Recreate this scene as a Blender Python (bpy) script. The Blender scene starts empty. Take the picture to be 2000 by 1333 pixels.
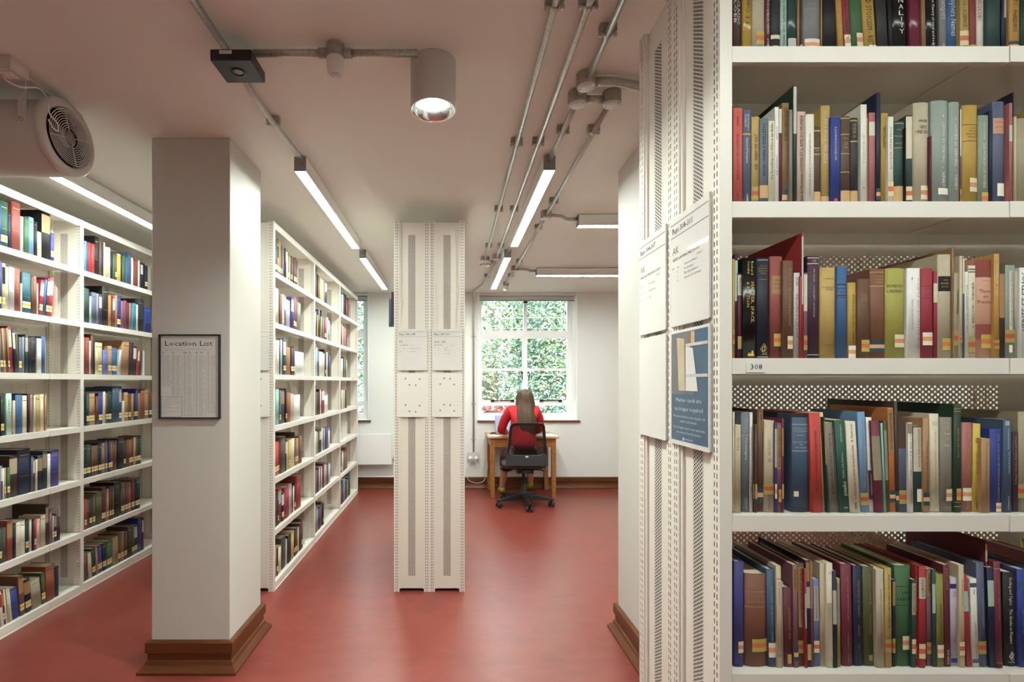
import bpy, math, random
from mathutils import Vector, Matrix, Euler
C = bpy.context.scene.collection
RNG = random.Random(7)
# ---------------------------------------------------------------- camera numbers (photo is 2000 x 1333)
F, PX, PY, EYE = 970.0, 882.0, 747.0, 1.35
CEIL = 2.495
WALL_Y = 6.32
def at_depth(px, py, Y):
    return Vector(((px-PX)*Y/F, Y, EYE-(py-PY)*Y/F))
def at_height(px, py, z):
    Y = (z-EYE)*F/(PY-py)
    return Vector(((px-PX)*Y/F, Y, z))
def at_side(px, X):
    return X*F/(px-PX)
def lin(h):
    h = h.lstrip('#')
    r = []
    for i in (0, 2, 4):
        c = int(h[i:i+2], 16)/255
        r.append(c/12.92 if c <= .04045 else ((c+.055)/1.055)**2.4)
    return (*r, 1.0)
# ---------------------------------------------------------------- materials
MATS = {}
def new_mat(name):
    m = bpy.data.materials.new(name); m.use_nodes = True
    nt = m.node_tree; nt.nodes.clear()
    out = nt.nodes.new('ShaderNodeOutputMaterial')
    MATS[name] = m
    return m, nt, out
def nd(nt, t, **kw):
    n = nt.nodes.new(t)
    for k, v in kw.items():
        if k in n.inputs.keys() if hasattr(n.inputs, 'keys') else False: n.inputs[k].default_value = v
        else: setattr(n, k, v)
    return n
def principled(nt, out, col, rough=.5, metal=0, spec=.5):
    b = nt.nodes.new('ShaderNodeBsdfPrincipled')
    b.inputs['Base Color'].default_value = col
    b.inputs['Roughness'].default_value = rough
    b.inputs['Metallic'].default_value = metal
    b.inputs['Specular IOR Level'].default_value = spec
    nt.links.new(b.outputs[0], out.inputs[0])
    return b
def mat(name, hexcol, rough=.5, metal=0, spec=.5, var=.06, scale=12, bump=0, bscale=200, stretch=None):
    m, nt, out = new_mat(name)
    c = lin(hexcol)
    b = principled(nt, out, c, rough, metal, spec)
    tc = nt.nodes.new('ShaderNodeTexCoord')
    mp = nt.nodes.new('ShaderNodeMapping')
    nt.links.new(tc.outputs['Object'], mp.inputs[0])
    if stretch: mp.inputs['Scale'].default_value = stretch
    if var:
        n = nt.nodes.new('ShaderNodeTexNoise'); n.inputs['Scale'].default_value = scale; n.inputs['Detail'].default_value = 5
        nt.links.new(mp.outputs[0], n.inputs['Vector'])
        r = nt.nodes.new('ShaderNodeValToRGB')
        r.color_ramp.elements[0].position = .3; r.color_ramp.elements[1].position = .7
        r.color_ramp.elements[0].color = (*[x*(1-var) for x in c[:3]], 1)
        r.color_ramp.elements[1].color = (*[min(1, x*(1+var)) for x in c[:3]], 1)
        nt.links.new(n.outputs['Fac'], r.inputs[0]); nt.links.new(r.outputs[0], b.inputs['Base Color'])
    if bump:
        n2 = nt.nodes.new('ShaderNodeTexNoise'); n2.inputs['Scale'].default_value = bscale; n2.inputs['Detail'].default_value = 3
        nt.links.new(mp.outputs[0], n2.inputs['Vector'])
        bp = nt.nodes.new('ShaderNodeBump'); bp.inputs['Strength'].default_value = bump; bp.inputs['Distance'].default_value = .002
        nt.links.new(n2.outputs['Fac'], bp.inputs['Height']); nt.links.new(bp.outputs[0], b.inputs['Normal'])
    return m
def attr_mat(name, rough, bump=.15, bscale=700, var=.12, spec=.5):
    m, nt, out = new_mat(name)
    b = principled(nt, out, (1, 1, 1, 1), rough, 0, spec)
    a = nt.nodes.new('ShaderNodeAttribute'); a.attribute_name = 'Col'
    tc = nt.nodes.new('ShaderNodeTexCoord')
    n = nt.nodes.new('ShaderNodeTexNoise'); n.inputs['Scale'].default_value = 60; n.inputs['Detail'].default_value = 4
    nt.links.new(tc.outputs['Object'], n.inputs['Vector'])
    mr = nt.nodes.new('ShaderNodeMapRange'); mr.inputs['To Min'].default_value = 1-var; mr.inputs['To Max'].default_value = 1+var
    nt.links.new(n.outputs['Fac'], mr.inputs[0])
    mx = nt.nodes.new('ShaderNodeVectorMath'); mx.operation = 'SCALE'
    nt.links.new(a.outputs['Color'], mx.inputs[0]); nt.links.new(mr.outputs[0], mx.inputs['Scale'])
    nt.links.new(mx.outputs[0], b.inputs['Base Color'])
    if bump:
        n2 = nt.nodes.new('ShaderNodeTexNoise'); n2.inputs['Scale'].default_value = bscale
        nt.links.new(tc.outputs['Object'], n2.inputs['Vector'])
        bp = nt.nodes.new('ShaderNodeBump'); bp.inputs['Strength'].default_value = bump; bp.inputs['Distance'].default_value = .001
        nt.links.new(n2.outputs['Fac'], bp.inputs['Height']); nt.links.new(bp.outputs[0], b.inputs['Normal'])
    return m
def mth(nt, op, a, b=None, c=None):
    n = nt.nodes.new('ShaderNodeMath'); n.operation = op
    for i, v in enumerate((a, b, c)):
        if v is None: continue
        if isinstance(v, (int, float)): n.inputs[i].default_value = v
        else: nt.links.new(v, n.inputs[i])
    return n.outputs[0]
def cutout(name, hexcol, kind, rough=.4, **p):
    """painted sheet steel with real openings (hexagonal round holes or slots), laid out in metres on the UV map"""
    m, nt, out = new_mat(name)
    b = nt.nodes.new('ShaderNodeBsdfPrincipled')
    b.inputs['Base Color'].default_value = lin(hexcol); b.inputs['Roughness'].default_value = rough
    tr = nt.nodes.new('ShaderNodeBsdfTransparent')
    mix = nt.nodes.new('ShaderNodeMixShader')
    uv = nt.nodes.new('ShaderNodeUVMap')
    sp = nt.nodes.new('ShaderNodeSeparateXYZ'); nt.links.new(uv.outputs[0], sp.inputs[0])
    u, v = sp.outputs[0], sp.outputs[1]
    if kind == 'holes':
        w, h, r = p['w'], p['h'], p['r']
        ds = []
        for o in (0, .5):
            fu = mth(nt, 'MULTIPLY', mth(nt, 'SUBTRACT', mth(nt, 'FRACT', mth(nt, 'ADD', mth(nt, 'DIVIDE', u, w), o)), .5), w)
            fv = mth(nt, 'MULTIPLY', mth(nt, 'SUBTRACT', mth(nt, 'FRACT', mth(nt, 'ADD', mth(nt, 'DIVIDE', v, h), o)), .5), h)
            ds.append(mth(nt, 'ADD', mth(nt, 'MULTIPLY', fu, fu), mth(nt, 'MULTIPLY', fv, fv)))
        hole = mth(nt, 'LESS_THAN', mth(nt, 'MINIMUM', ds[0], ds[1]), r*r)
    else:
        pitch, ln = p['pitch'], p['len']
        fv = mth(nt, 'FRACT', mth(nt, 'DIVIDE', v, pitch))
        vy = mth(nt, 'LESS_THAN', fv, ln/pitch)
        cols = None
        for cu in p['cols']:
            k = mth(nt, 'LESS_THAN', mth(nt, 'ABSOLUTE', mth(nt, 'SUBTRACT', u, cu)), p['hw'])
            cols = k if cols is None else mth(nt, 'MAXIMUM', cols, k)
        hole = mth(nt, 'MULTIPLY', vy, cols)
    nt.links.new(hole, mix.inputs[0]); nt.links.new(b.outputs[0], mix.inputs[1]); nt.links.new(tr.outputs[0], mix.inputs[2])
    nt.links.new(mix.outputs[0], out.inputs[0])
    return m
def emit(name, hexcol, strength):
    m, nt, out = new_mat(name)
    e = nt.nodes.new('ShaderNodeEmission'); e.inputs[0].default_value = lin(hexcol); e.inputs[1].default_value = strength
    nt.links.new(e.outputs[0], out.inputs[0])
    return m
def glass(name, tint='f4fbfa', gloss=.06, rough=.0):
    m, nt, out = new_mat(name)
    t = nt.nodes.new('ShaderNodeBsdfTransparent'); t.inputs[0].default_value = lin(tint)
    g = nt.nodes.new('ShaderNodeBsdfGlossy'); g.inputs['Roughness'].default_value = rough
    fr = nt.nodes.new('ShaderNodeFresnel'); fr.inputs[0].default_value = 1.45
    mx = nt.nodes.new('ShaderNodeMixShader')
    nt.links.new(fr.outputs[0], mx.inputs[0]); nt.links.new(t.outputs[0], mx.inputs[1]); nt.links.new(g.outputs[0], mx.inputs[2])
    nt.links.new(mx.outputs[0], out.inputs[0])
    return m
STEEL = 'e2dcd1'
mat('shelf_steel', STEEL, .38, var=.02, scale=3)
mat('shelf_front', 'e7e3db', .38, var=.015, scale=3)
cutout('hole_steel', STEEL, 'holes', w=.0134, h=.0094, r=.0030)
cutout('back_perforation', 'd8cfc2', 'holes', w=.0160, h=.0138, r=.0031)
cutout('slot_steel', STEEL, 'slots', pitch=.0187, len=.0112, cols=(.0125, .0235), hw=.0016)
mat('wall_paint', 'e2e3df', .7, var=.015, scale=2, bump=.05, bscale=80)
mat('column_paint', 'c9c7c0', .6, var=.02, scale=2, bump=.05, bscale=80)
mat('ceiling_paint', 'e1dfd7', .8, var=.015, scale=1.5)
mat('dark_wood', '5e3417', .38, var=.25, scale=6, stretch=(1, 1, 14))
mat('oak', 'a06a35', .42, var=.22, scale=5, stretch=(2, 2, 14), bump=.05)
mat('oak_top', 'c39a6c', .42, var=.15, scale=5, stretch=(2, 14, 2))
mat('galvanised', 'b4b2aa', .32, .6, var=.22, scale=120)
mat('cast_grey', 'a3a199', .5, .15, var=.2, scale=90)
mat('lid_grey', 'd0cfcb', .4, 0, var=.1, scale=90)
mat('white_plastic', 'e9e8e4', .4, var=0)
mat('grey_plastic', '8d8c8f', .45, var=0)
mat('white_frame', 'fafaf9', .45, var=.01)
mat('black_plastic', '1d1d20', .42, var=0)
mat('chair_grey', '34353a', .5, var=.03)
mat('black_iron', '1a1a1a', .45, .4, var=0)
mat('chrome', 'dcdcdc', .12, 1, var=0)
mat('paper_white', 'e6e4e0', .6, var=.01)
mat('page_cream', 'cdbf9f', .8, var=.12, scale=20, stretch=(60, 1, 1))
mat('radiator_white', 'f0f0ee', .35, var=0)
mat('skin', 'c98f72', .5, var=.04)
mat('hair', '4f3927', .5, var=.45, scale=14, stretch=(9, 9, .8), bump=.5, bscale=60)
mat('red_knit', 'c3202a', .8, var=.1, scale=40, bump=.3, bscale=300)
mat('brown_cloth', '3e2012', .75, var=.15, scale=30)
mat('shoe_green', 'a39a2c', .6, var=.1, scale=40)
mat('shoe_blue', '5f86a8', .6, var=0)
mat('eye_white', 'f5f2ee', .2, var=0)
mat('ink', '1c1a1a', .7, var=0)
mat('ink_grey', '6d6c69', .7, var=0)
mat('ink_olive', '8d8a62', .7, var=0)
mat('poster_blue', '4d6c86', .35, var=.04)
mat('screen_blue', '9fb2d6', .2, var=.02)
mat('laptop_grey', '8f9197', .35, .6, var=0)
mat('tree_bark', '4a3c30', .9, var=.3, scale=20, bump=.5, bscale=40)
mat('soil', '4c4436', .95, var=.3, scale=5)
mat('blind_fabric', 'd4d6d8', .6, var=.02)
mat('fan_grey', 'c9c4bf', .42, var=.01)
mat('shadow_black', '0c0c0c', .6, var=0)
glass('window_glass'); 
m, nt, out = new_mat('clear_acrylic')
t_ = nt.nodes.new('ShaderNodeBsdfTransparent'); g_ = nt.nodes.new('ShaderNodeBsdfGlossy'); g_.inputs['Roughness'].default_value = .03
f_ = nt.nodes.new('ShaderNodeFresnel'); f_.inputs[0].default_value = 1.45; x_ = nt.nodes.new('ShaderNodeMixShader')
nt.links.new(mth(nt, 'MULTIPLY', f_.outputs[0], .28), x_.inputs[0]); nt.links.new(t_.outputs[0], x_.inputs[1]); nt.links.new(g_.outputs[0], x_.inputs[2]); nt.links.new(x_.outputs[0], out.inputs[0])
m, nt, out = new_mat('mesh_fabric')
t_ = nt.nodes.new('ShaderNodeBsdfTransparent'); d_ = nt.nodes.new('ShaderNodeBsdfDiffuse'); d_.inputs[0].default_value = lin('222226')
x_ = nt.nodes.new('ShaderNodeMixShader'); x_.inputs[0].default_value = .66
nt.links.new(t_.outputs[0], x_.inputs[1]); nt.links.new(d_.outputs[0], x_.inputs[2]); nt.links.new(x_.outputs[0], out.inputs[0])
emit('strip_light', 'f5fef6', 24.0)
emit('lamp_light', 'f7fff4', 330.0)
mat('cavity_shade', '2b2a29', .6, .2, var=.1)  # near-black colour stands in for shade behind the holes and slots
attr_mat('book_cloth', .62); attr_mat('book_gloss', .22, bump=0, var=.05); attr_mat('leaf', .5, bump=0, var=.2)
# red linoleum
m, nt, out = new_mat('red_lino')
b = principled(nt, out, lin('93473d'), .3, 0, .5)
tc = nt.nodes.new('ShaderNodeTexCoord')
n1 = nt.nodes.new('ShaderNodeTexNoise'); n1.inputs['Scale'].default_value = 6; n1.inputs['Detail'].default_value = 9; n1.inputs['Roughness'].default_value = .68
mp = nt.nodes.new('ShaderNodeMapping'); mp.inputs['Scale'].default_value = (1, 1.8, 1)
nt.links.new(tc.outputs['Object'], mp.inputs[0]); nt.links.new(mp.outputs[0], n1.inputs['Vector'])
r = nt.nodes.new('ShaderNodeValToRGB'); r.color_ramp.elements[0].position = .32; r.color_ramp.elements[1].position = .7
r.color_ramp.elements[0].color = lin('74322a'); r.color_ramp.elements[1].color = lin('894036')
nt.links.new(n1.outputs['Fac'], r.inputs[0]); nt.links.new(r.outputs[0], b.inputs['Base Color'])
mr = nt.nodes.new('ShaderNodeMapRange'); mr.inputs['To Min'].default_value = .24; mr.inputs['To Max'].default_value = .36
nt.links.new(n1.outputs['Fac'], mr.inputs[0]); nt.links.new(mr.outputs[0], b.inputs['Roughness'])
# ---------------------------------------------------------------- mesh builder
class MB:
    def __init__(self, O=(0, 0, 0), U=(1, 0, 0), V=(0, 0, 1), N=(0, -1, 0)):
        self.v, self.f, self.m, self.c, self.uv, self.sm = [], [], [], [], [], []
        self.mats = []
        self.O, self.U, self.V, self.N = map(Vector, (O, U, V, N))
        self.col = None; self.cur = 0; self.smooth = False
    def use(self, name):
        if name not in self.mats: self.mats.append(name)
        self.cur = self.mats.index(name); return self
    def pt(self, p): self.v.append(Vector(p)); return len(self.v)-1
    def face(self, idx, uv=None):
        self.f.append(tuple(idx)); self.m.append(self.cur); self.c.append(self.col); self.uv.append(uv); self.sm.append(self.smooth)
    def add(self, pts, faces):
        b = len(self.v); self.v += [Vector(p) for p in pts]
        for f in faces: self.face([b+i for i in f])
    def box(self, x0, x1, y0, y1, z0, z1):
        self.add([(x, y, z) for z in (z0, z1) for y in (y0, y1) for x in (x0, x1)],
                 [(0, 2, 3, 1), (4, 5, 7, 6), (0, 1, 5, 4), (2, 6, 7, 3), (0, 4, 6, 2), (1, 3, 7, 5)])
    def fp(self, u, v, n=0): return self.O+self.U*u+self.V*v+self.N*n
    def fbox(self, u0, u1, v0, v1, n0, n1):
        self.add([self.fp(u, v, n) for n in (n1, n0) for v in (v0, v1) for u in (u0, u1)],
                 [(0, 1, 3, 2), (4, 6, 7, 5), (0, 4, 5, 1), (2, 3, 7, 6), (0, 2, 6, 4), (1, 5, 7, 3)])
    def fquad(self, u0, u1, v0, v1, n, uv=False, du=0):
        i = [self.pt(self.fp(*q, n)) for q in ((u0, v0), (u1, v0), (u1, v1), (u0, v1))]
        self.face(i, [(u0-du, v0), (u1-du, v0), (u1-du, v1), (u0-du, v1)] if uv else None)
    def poly_prism(self, pts, d):
        """pts: outline (3-D, planar), d: extrusion vector"""
        n = len(pts); d = Vector(d); b = len(self.v)
        self.v += [Vector(p) for p in pts]+[Vector(p)+d for p in pts]
        self.face([b+i for i in range(n)][::-1]); self.face([b+n+i for i in range(n)])
        for i in range(n):
            j = (i+1) % n; self.face((b+i, b+j, b+n+j, b+n+i))
    def tube(self, path, r, n=10, caps=True):
        path = [Vector(p) for p in path]; b = len(self.v); k = len(path)
        rs = r if isinstance(r, (list, tuple)) else [r]*k
        t0 = (path[1]-path[0]).normalized()
        up = Vector((0, 0, 1)) if abs(t0.z) < .9 else Vector((1, 0, 0))
        a = t0.cross(up).normalized()
        sm = self.smooth; self.smooth = True
        for i, p in enumerate(path):
            t = ((path[min(i+1, k-1)]-p).normalized()+(p-path[max(i-1, 0)]).normalized())
            t = t.normalized() if t.length > 1e-9 else t0
            a = (a-t*a.dot(t)).normalized(); c = t.cross(a)
            for j in range(n):
                q = 2*math.pi*j/n; self.v.append(p+(a*math.cos(q)+c*math.sin(q))*rs[i])
        for i in range(k-1):
            for j in range(n):
                j2 = (j+1) % n; self.face((b+i*n+j, b+i*n+j2, b+(i+1)*n+j2, b+(i+1)*n+j))
        self.smooth = sm
        if caps:
            self.face([b+j for j in range(n)][::-1]); self.face([b+(k-1)*n+j for j in range(n)])
    def lathe(self, c, axis, prof, n=32, a0=None):
        """prof: (radius, height along axis)"""
        c = Vector(c); ax = Vector(axis).normalized()
        s = a0 or (Vector((0, 0, 1)) if abs(ax.z) < .9 else Vector((1, 0, 0)))
        a = (s-ax*s.dot(ax)).normalized(); q = ax.cross(a); b = len(self.v)
        sm = self.smooth; self.smooth = True
        for (r, h) in prof:
            for j in range(n):
                t = 2*math.pi*j/n; self.v.append(c+ax*h+(a*math.cos(t)+q*math.sin(t))*r)
        for i in range(len(prof)-1):
            for j in range(n):
                j2 = (j+1) % n; self.face((b+i*n+j, b+i*n+j2, b+(i+1)*n+j2, b+(i+1)*n+j))
        self.smooth = sm
    def disc(self, c, axis, r, n=32):
        c = Vector(c); ax = Vector(axis).normalized()
        s = Vector((0, 0, 1)) if abs(ax.z) < .9 else Vector((1, 0, 0))
        a = (s-ax*s.dot(ax)).normalized(); q = ax.cross(a)
        self.face([self.pt(c+(a*math.cos(2*math.pi*j/n)+q*math.sin(2*math.pi*j/n))*r) for j in range(n)])
    def cyl(self, c, axis, r, h, n=24):
        ax = Vector(axis).normalized(); c = Vector(c)
        self.tube([c, c+ax*h], r, n)
        for f in range(len(self.f)-n-2, len(self.f)): pass
    def sphere(self, c, r, sx=1, sy=1, sz=1, n=16, m=10):
        c = Vector(c); b = len(self.v); sm = self.smooth; self.smooth = True
        for i in range(m+1):
            p = math.pi*i/m
            for j in range(n):
                t = 2*math.pi*j/n
                self.v.append(c+Vector((r*sx*math.sin(p)*math.cos(t), r*sy*math.sin(p)*math.sin(t), r*sz*math.cos(p))))
        for i in range(m):
            for j in range(n):
                j2 = (j+1) % n; self.face((b+i*n+j, b+(i+1)*n+j, b+(i+1)*n+j2, b+i*n+j2))
        self.smooth = sm
    def text(self, s, u0, v0, h, n=0, w=None, align='l', maxw=None):
        """flat lettering in this builder's frame; h = height of the line, w = forced width"""
        vs, fs, (W, H) = glyphs(s)
        k = h/H if H else 1
        kx = k if w is None else w/W
        if maxw and W*kx > maxw: kx = maxw/W
        off = 0 if align == 'l' else (-W*kx/2 if align == 'c' else -W*kx)
        b = len(self.v)
        self.v += [self.fp(u0+off+x*kx, v0+y*k, n) for x, y in vs]
        for f in fs: self.face([b+i for i in f])
    def build(self, name, parent=None, origin=None, bevel=0, mats=None):
        if parent is not None: org = parent['_org'] if '_org' in parent.keys() else (0, 0, 0); org = Vector(org)
        elif origin is not None: org = Vector(origin)
        else:
            xs = [p.x for p in self.v]; ys = [p.y for p in self.v]; zs = [p.z for p in self.v]
            org = Vector(((min(xs)+max(xs))/2, (min(ys)+max(ys))/2, min(zs)))
        me = bpy.data.meshes.new(name)
        me.from_pydata([p-org for p in self.v], [], self.f)
        for mname in (self.mats or ['shelf_steel']): me.materials.append(MATS[mname])
        me.polygons.foreach_set('material_index', self.m)
        me.polygons.foreach_set('use_smooth', self.sm)
        if any(c is not None for c in self.c):
            ca = me.color_attributes.new('Col', 'FLOAT_COLOR', 'CORNER'); buf = []
            for f, c in zip(self.f, self.c): buf += list(c or (1, 1, 1, 1))*len(f)
            ca.data.foreach_set('color', buf)
        if any(u is not None for u in self.uv):
            ul = me.uv_layers.new(name='UVMap'); buf = []
            for f, u in zip(self.f, self.uv):
                for q in (u or [(0, 0)]*len(f)): buf += list(q)
            ul.data.foreach_set('uv', buf)
        me.update()
        o = bpy.data.objects.new(name, me); C.objects.link(o)
        o['_org'] = list(org)
        if parent is not None: o.parent = parent
        else: o.location = org
        if bevel:
            bm = o.modifiers.new('edge', 'BEVEL'); bm.width = bevel; bm.segments = 2; bm.limit_method = 'ANGLE'; bm.angle_limit = .7
        return o
def spline(pp, n=6):
    pp = [Vector(p) for p in pp]; r = []
    for j in range(len(pp)-1):
        a, b, c, d = pp[max(j-1, 0)], pp[j], pp[j+1], pp[min(j+2, len(pp)-1)]
        for t in range(n):
            t /= n; r.append(.5*((2*b)+(c-a)*t+(2*a-5*b+4*c-d)*t*t+(3*b-a-3*c+d)*t**3))
    return r+[pp[-1]]
GL = {}
def glyphs(s):
    if s not in GL:
        cu = bpy.data.curves.new('lettering', 'FONT'); cu.body = s; cu.resolution_u = 1; cu.size = 1
        ob = bpy.data.objects.new('lettering', cu)
        me = bpy.data.meshes.new_from_object(ob)
        vs = [(v.co.x, v.co.y) for v in me.vertices]; fs = [tuple(p.vertices) for p in me.polygons]
        x0 = min(v[0] for v in vs); x1 = max(v[0] for v in vs)
        GL[s] = ([(x-x0, y) for x, y in vs], fs, (max(x1-x0, .01), .72))
        bpy.data.objects.remove(ob); bpy.data.curves.remove(cu); bpy.data.meshes.remove(me)
    return GL[s]
def tag(o, label, cat, group=None):
    o['label'] = label; o['category'] = cat
    if group: o['group'] = group
    return o
def empty(name, loc, label=None, cat=None, group=None):
    o = bpy.data.objects.new(name, None); C.objects.link(o); o.location = loc; o['_org'] = list(loc); o.empty_display_size = .05
    if label: tag(o, label, cat, group)
    return o
def struct(o): o['kind'] = 'structure'; return o
def one(name, fn, mats=None, parent=None, **kw):
    b = MB(); fn(b); return b.build(name, parent, **kw)
def mbox(name, matname, dims, parent=None, bevel=0, origin=None):
    b = MB().use(matname); b.box(*dims); return b.build(name, parent, bevel=bevel, origin=origin)
# ================================================================ setting
XL, XR, YN, T = -4.2, 3.4, -1.7, .2
struct(mbox('floor', 'red_lino', (XL-T, XR+T, YN-T, WALL_Y+.5, -.2, 0)))
struct(mbox('ceiling', 'ceiling_paint', (XL-T, XR+T, YN-T, WALL_Y+.5, CEIL, CEIL+.1)))
struct(mbox('wall_left', 'wall_paint', (XL-T, XL, YN-T, WALL_Y+.5, 0, CEIL)))
struct(mbox('wall_right', 'wall_paint', (XR, XR+T, YN-T, WALL_Y+.5, 0, CEIL)))
struct(mbox('wall_front', 'wall_paint', (XL, XR, YN-T, YN, 0, CEIL)))
# far wall with two window openings
w1 = (at_depth(934, 0, WALL_Y).x, at_depth(1128, 0, WALL_Y).x)
w2 = (w1[0]-2.46+.42, w1[1]-2.46+.05)
w2 = (-2.36, at_depth(720, 0, WALL_Y).x)
ZS, ZT = at_depth(0, 822, WALL_Y).z, CEIL-.015
REC = .30
b = MB().use('wall_paint')
def wb(x0, x1, z0, z1): b.box(x0, x1, WALL_Y, WALL_Y+REC+.1, z0, z1)
wb(XL, w2[0], 0, CEIL); wb(w2[1], w1[0], 0, CEIL); wb(w1[1], XR, 0, CEIL)
for w in (w1, w2): wb(w[0], w[1], 0, ZS-.02); wb(w[0], w[1], ZT, CEIL)
struct(b.build('wall_back'))
def skirt(name, path, closed=False, top=.145):
    """moulded timber skirting swept along a floor path (list of (x,y)), outward = right of travel"""
    prof = [(0, top), (.012, top), (.020, top-.008), (.020, top-.055), (.012, top-.06), (.012, .055), (.018, .05), (.022, .035), (.045, .012), (.045, 0), (0, 0)]
    m = len(path); b = MB().use('dark_wood'); cols = []
    for i, p in enumerate(path):
        p = Vector((*p, 0))
        def dirn(a, c): return (Vector((*c, 0))-Vector((*a, 0))).normalized()
        d0 = dirn(path[i-1], path[i]) if (i > 0 or closed) else None
        d1 = dirn(path[i], path[(i+1) % m]) if (i < m-1 or closed) else None
        d0 = d0 or d1; d1 = d1 or d0
        n0 = Vector((d0.y, -d0.x, 0)); n1 = Vector((d1.y, -d1.x, 0))
        n = (n0+n1).normalized(); n = n/max(.3, n.dot(n0))
        cols.append([b.pt(p+n*o+Vector((0, 0, z))) for o, z in prof])
    for i in range(m if closed else m-1):
        a, c = cols[i], cols[(i+1) % m]
        for k in range(len(prof)): k2 = (k+1) % len(prof); b.face((a[k], a[k2], c[k2], c[k]))
    if not closed: b.face(cols[0]); b.face(cols[-1][::-1])
    return struct(b.build(name))
skirt('baseboard_back', [(XL, WALL_Y), (XR, WALL_Y)])
skirt('baseboard_right', [(XR, WALL_Y), (XR, YN)])
# columns
ca = (at_depth(296, 0, 2.325).x, at_depth(449, 0, 2.325).x, 2.325, 2.70)
cb = (.905, 1.30, 2.325, 2.70)
for nm, q in (('column_left', ca), ('column_right', cb)):
    o = struct(mbox(nm, 'column_paint', (q[0], q[1], q[2], q[3], 0, CEIL), bevel=.004))
    skirt('baseboard_'+nm, [(q[0], q[2]), (q[1], q[2]), (q[1], q[3]), (q[0], q[3])], True)
# ---------------------------------------------------------------- windows
def window(idx, w):
    x0, x1 = w; yf = WALL_Y+REC-.05; W = x1-x0
    fr = MB().use('white_frame')
    z0 = ZS+.005; z1 = ZT
    gz = [at_depth(0, y, yf).z for y in (808, 793, 783, 725, 720, 661, 647, 588)]
    gx = [at_depth(x, 0, yf).x-w1[0]+x0 for x in (941, 1021, 1030, 1108)]
    ry = (yf, yf+.05)
    def bar(a, c, z, y, d=0): fr.box(a, c, ry[0]-d, ry[1], z, y)
    bar(x0, gx[0], z0, z1); bar(gx[3], x1, z0, z1); bar(gx[0], gx[3], z0, gz[0]); bar(gx[0], gx[3], gz[7], z1)
    bar(gx[0], gx[3], gz[1], gz[2], .012); bar(gx[0], gx[3], gz[5], gz[6], .025)
    bar(gx[1], gx[2], gz[2], gz[5], .008); bar(gx[1]+.012, gx[2]-.004, gz[6], gz[7])
    bar(gx[0], gx[1], gz[3], gz[4]); bar(gx[2], gx[3], gz[3], gz[4])
    fr.box(gx[3]+.05, gx[3]+.075, ry[0]-.02, ry[0], z0, z1)
    root = struct(fr.build('window_%d' % idx, bevel=.003))
    g = MB().use('window_glass'); g.box(gx[0]-.005, gx[3]+.005, yf+.028, yf+.032, gz[0]-.005, gz[7]+.005); g.build('pane', root)
    r = MB().use('white_frame')
    r.box(x0+.001, x0+.012, WALL_Y+.002, yf, z0, z1); r.box(x1-.012, x1-.001, WALL_Y+.002, yf, z0, z1); r.build('reveal_lining', root)
    s = MB().use('dark_wood'); s.box(x0-.01, x1+.03, WALL_Y-.03, WALL_Y+.02, ZS-.018, ZS+.004); s.build('sill_nosing', root, bevel=.004)
    s = MB().use('white_frame'); s.box(x0, x1, WALL_Y+.02, yf, ZS-.018, ZS+.004); s.build('sill_board', root)
    for xx in (gx[1]-.012, gx[2]+.012):
        h = MB().use('black_iron'); h.box(xx-.012, xx+.012, ry[0]-.025, ry[0], gz[3]-.035, gz[3]-.012)
        h.tube([(xx, ry[0]-.03, gz[3]-.02), (xx+.01*(1 if xx > gx[1]+.02 else -.3), ry[0]-.035, gz[3]-.06), (xx, ry[0]-.03, gz[3]-.12)], .007, 8)
        h.build('casement_handle', root)
    for xa, xb in ((gx[0]+.14, gx[1]-.14), (gx[2]+.18, gx[3]-.1)):
        h = MB().use('black_iron'); zz = gz[2]+.0
        h.tube([(xa, ry[0]-.03, zz), (xb, ry[0]-.03, zz+.006)], .006, 8)
        for xx in (xa, xb): h.box(xx-.022, xx+.022, ry[0]-.036, ry[0]-.01, zz-.016, zz+.014)
        h.build('casement_stay', root)
    h = MB().use('black_iron'); h.box(gx[1]+.005, gx[2]-.004, ry[0]-.02, ry[0], gz[7]-.03, gz[7]+.02); h.build('fanlight_catch', root)
    return root
window(1, w1); window(2, w2)
def blind(w, label):
    rt = empty('roller_blind', ((w[0]+w[1])/2, WALL_Y+.05, ZT-.09), label, 'blind', 'rolled-up window blinds')
    k = MB().use('white_plastic'); k.box(w[0]+.01, w[1]-.01, WALL_Y+.02, WALL_Y+.10, ZT-.022, ZT-.001); k.build('cassette', rt)
    k = MB().use('blind_fabric'); k.tube([(w[0]+.02, WALL_Y+.06, ZT-.05), (w[1]-.03, WALL_Y+.06, ZT-.05)], .027, 16); k.build('fabric_roll', rt)
    k = MB().use('grey_plastic'); k.box(w[0]+.02, w[1]-.03, WALL_Y+.03, WALL_Y+.045, ZT-.092, ZT-.08); k.build('bottom_bar', rt)
    k = MB().use('white_plastic'); k.tube([(w[1]-.022, WALL_Y+.04, ZT-.05), (w[1]-.022, WALL_Y+.04, ZS+.25)], .003, 6); k.build('chain', rt)
blind(w1, 'grey roller blind wound up above the window over the desk')
blind(w2, 'grey roller blind wound up above the narrow strip of window by the radiator')
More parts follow.
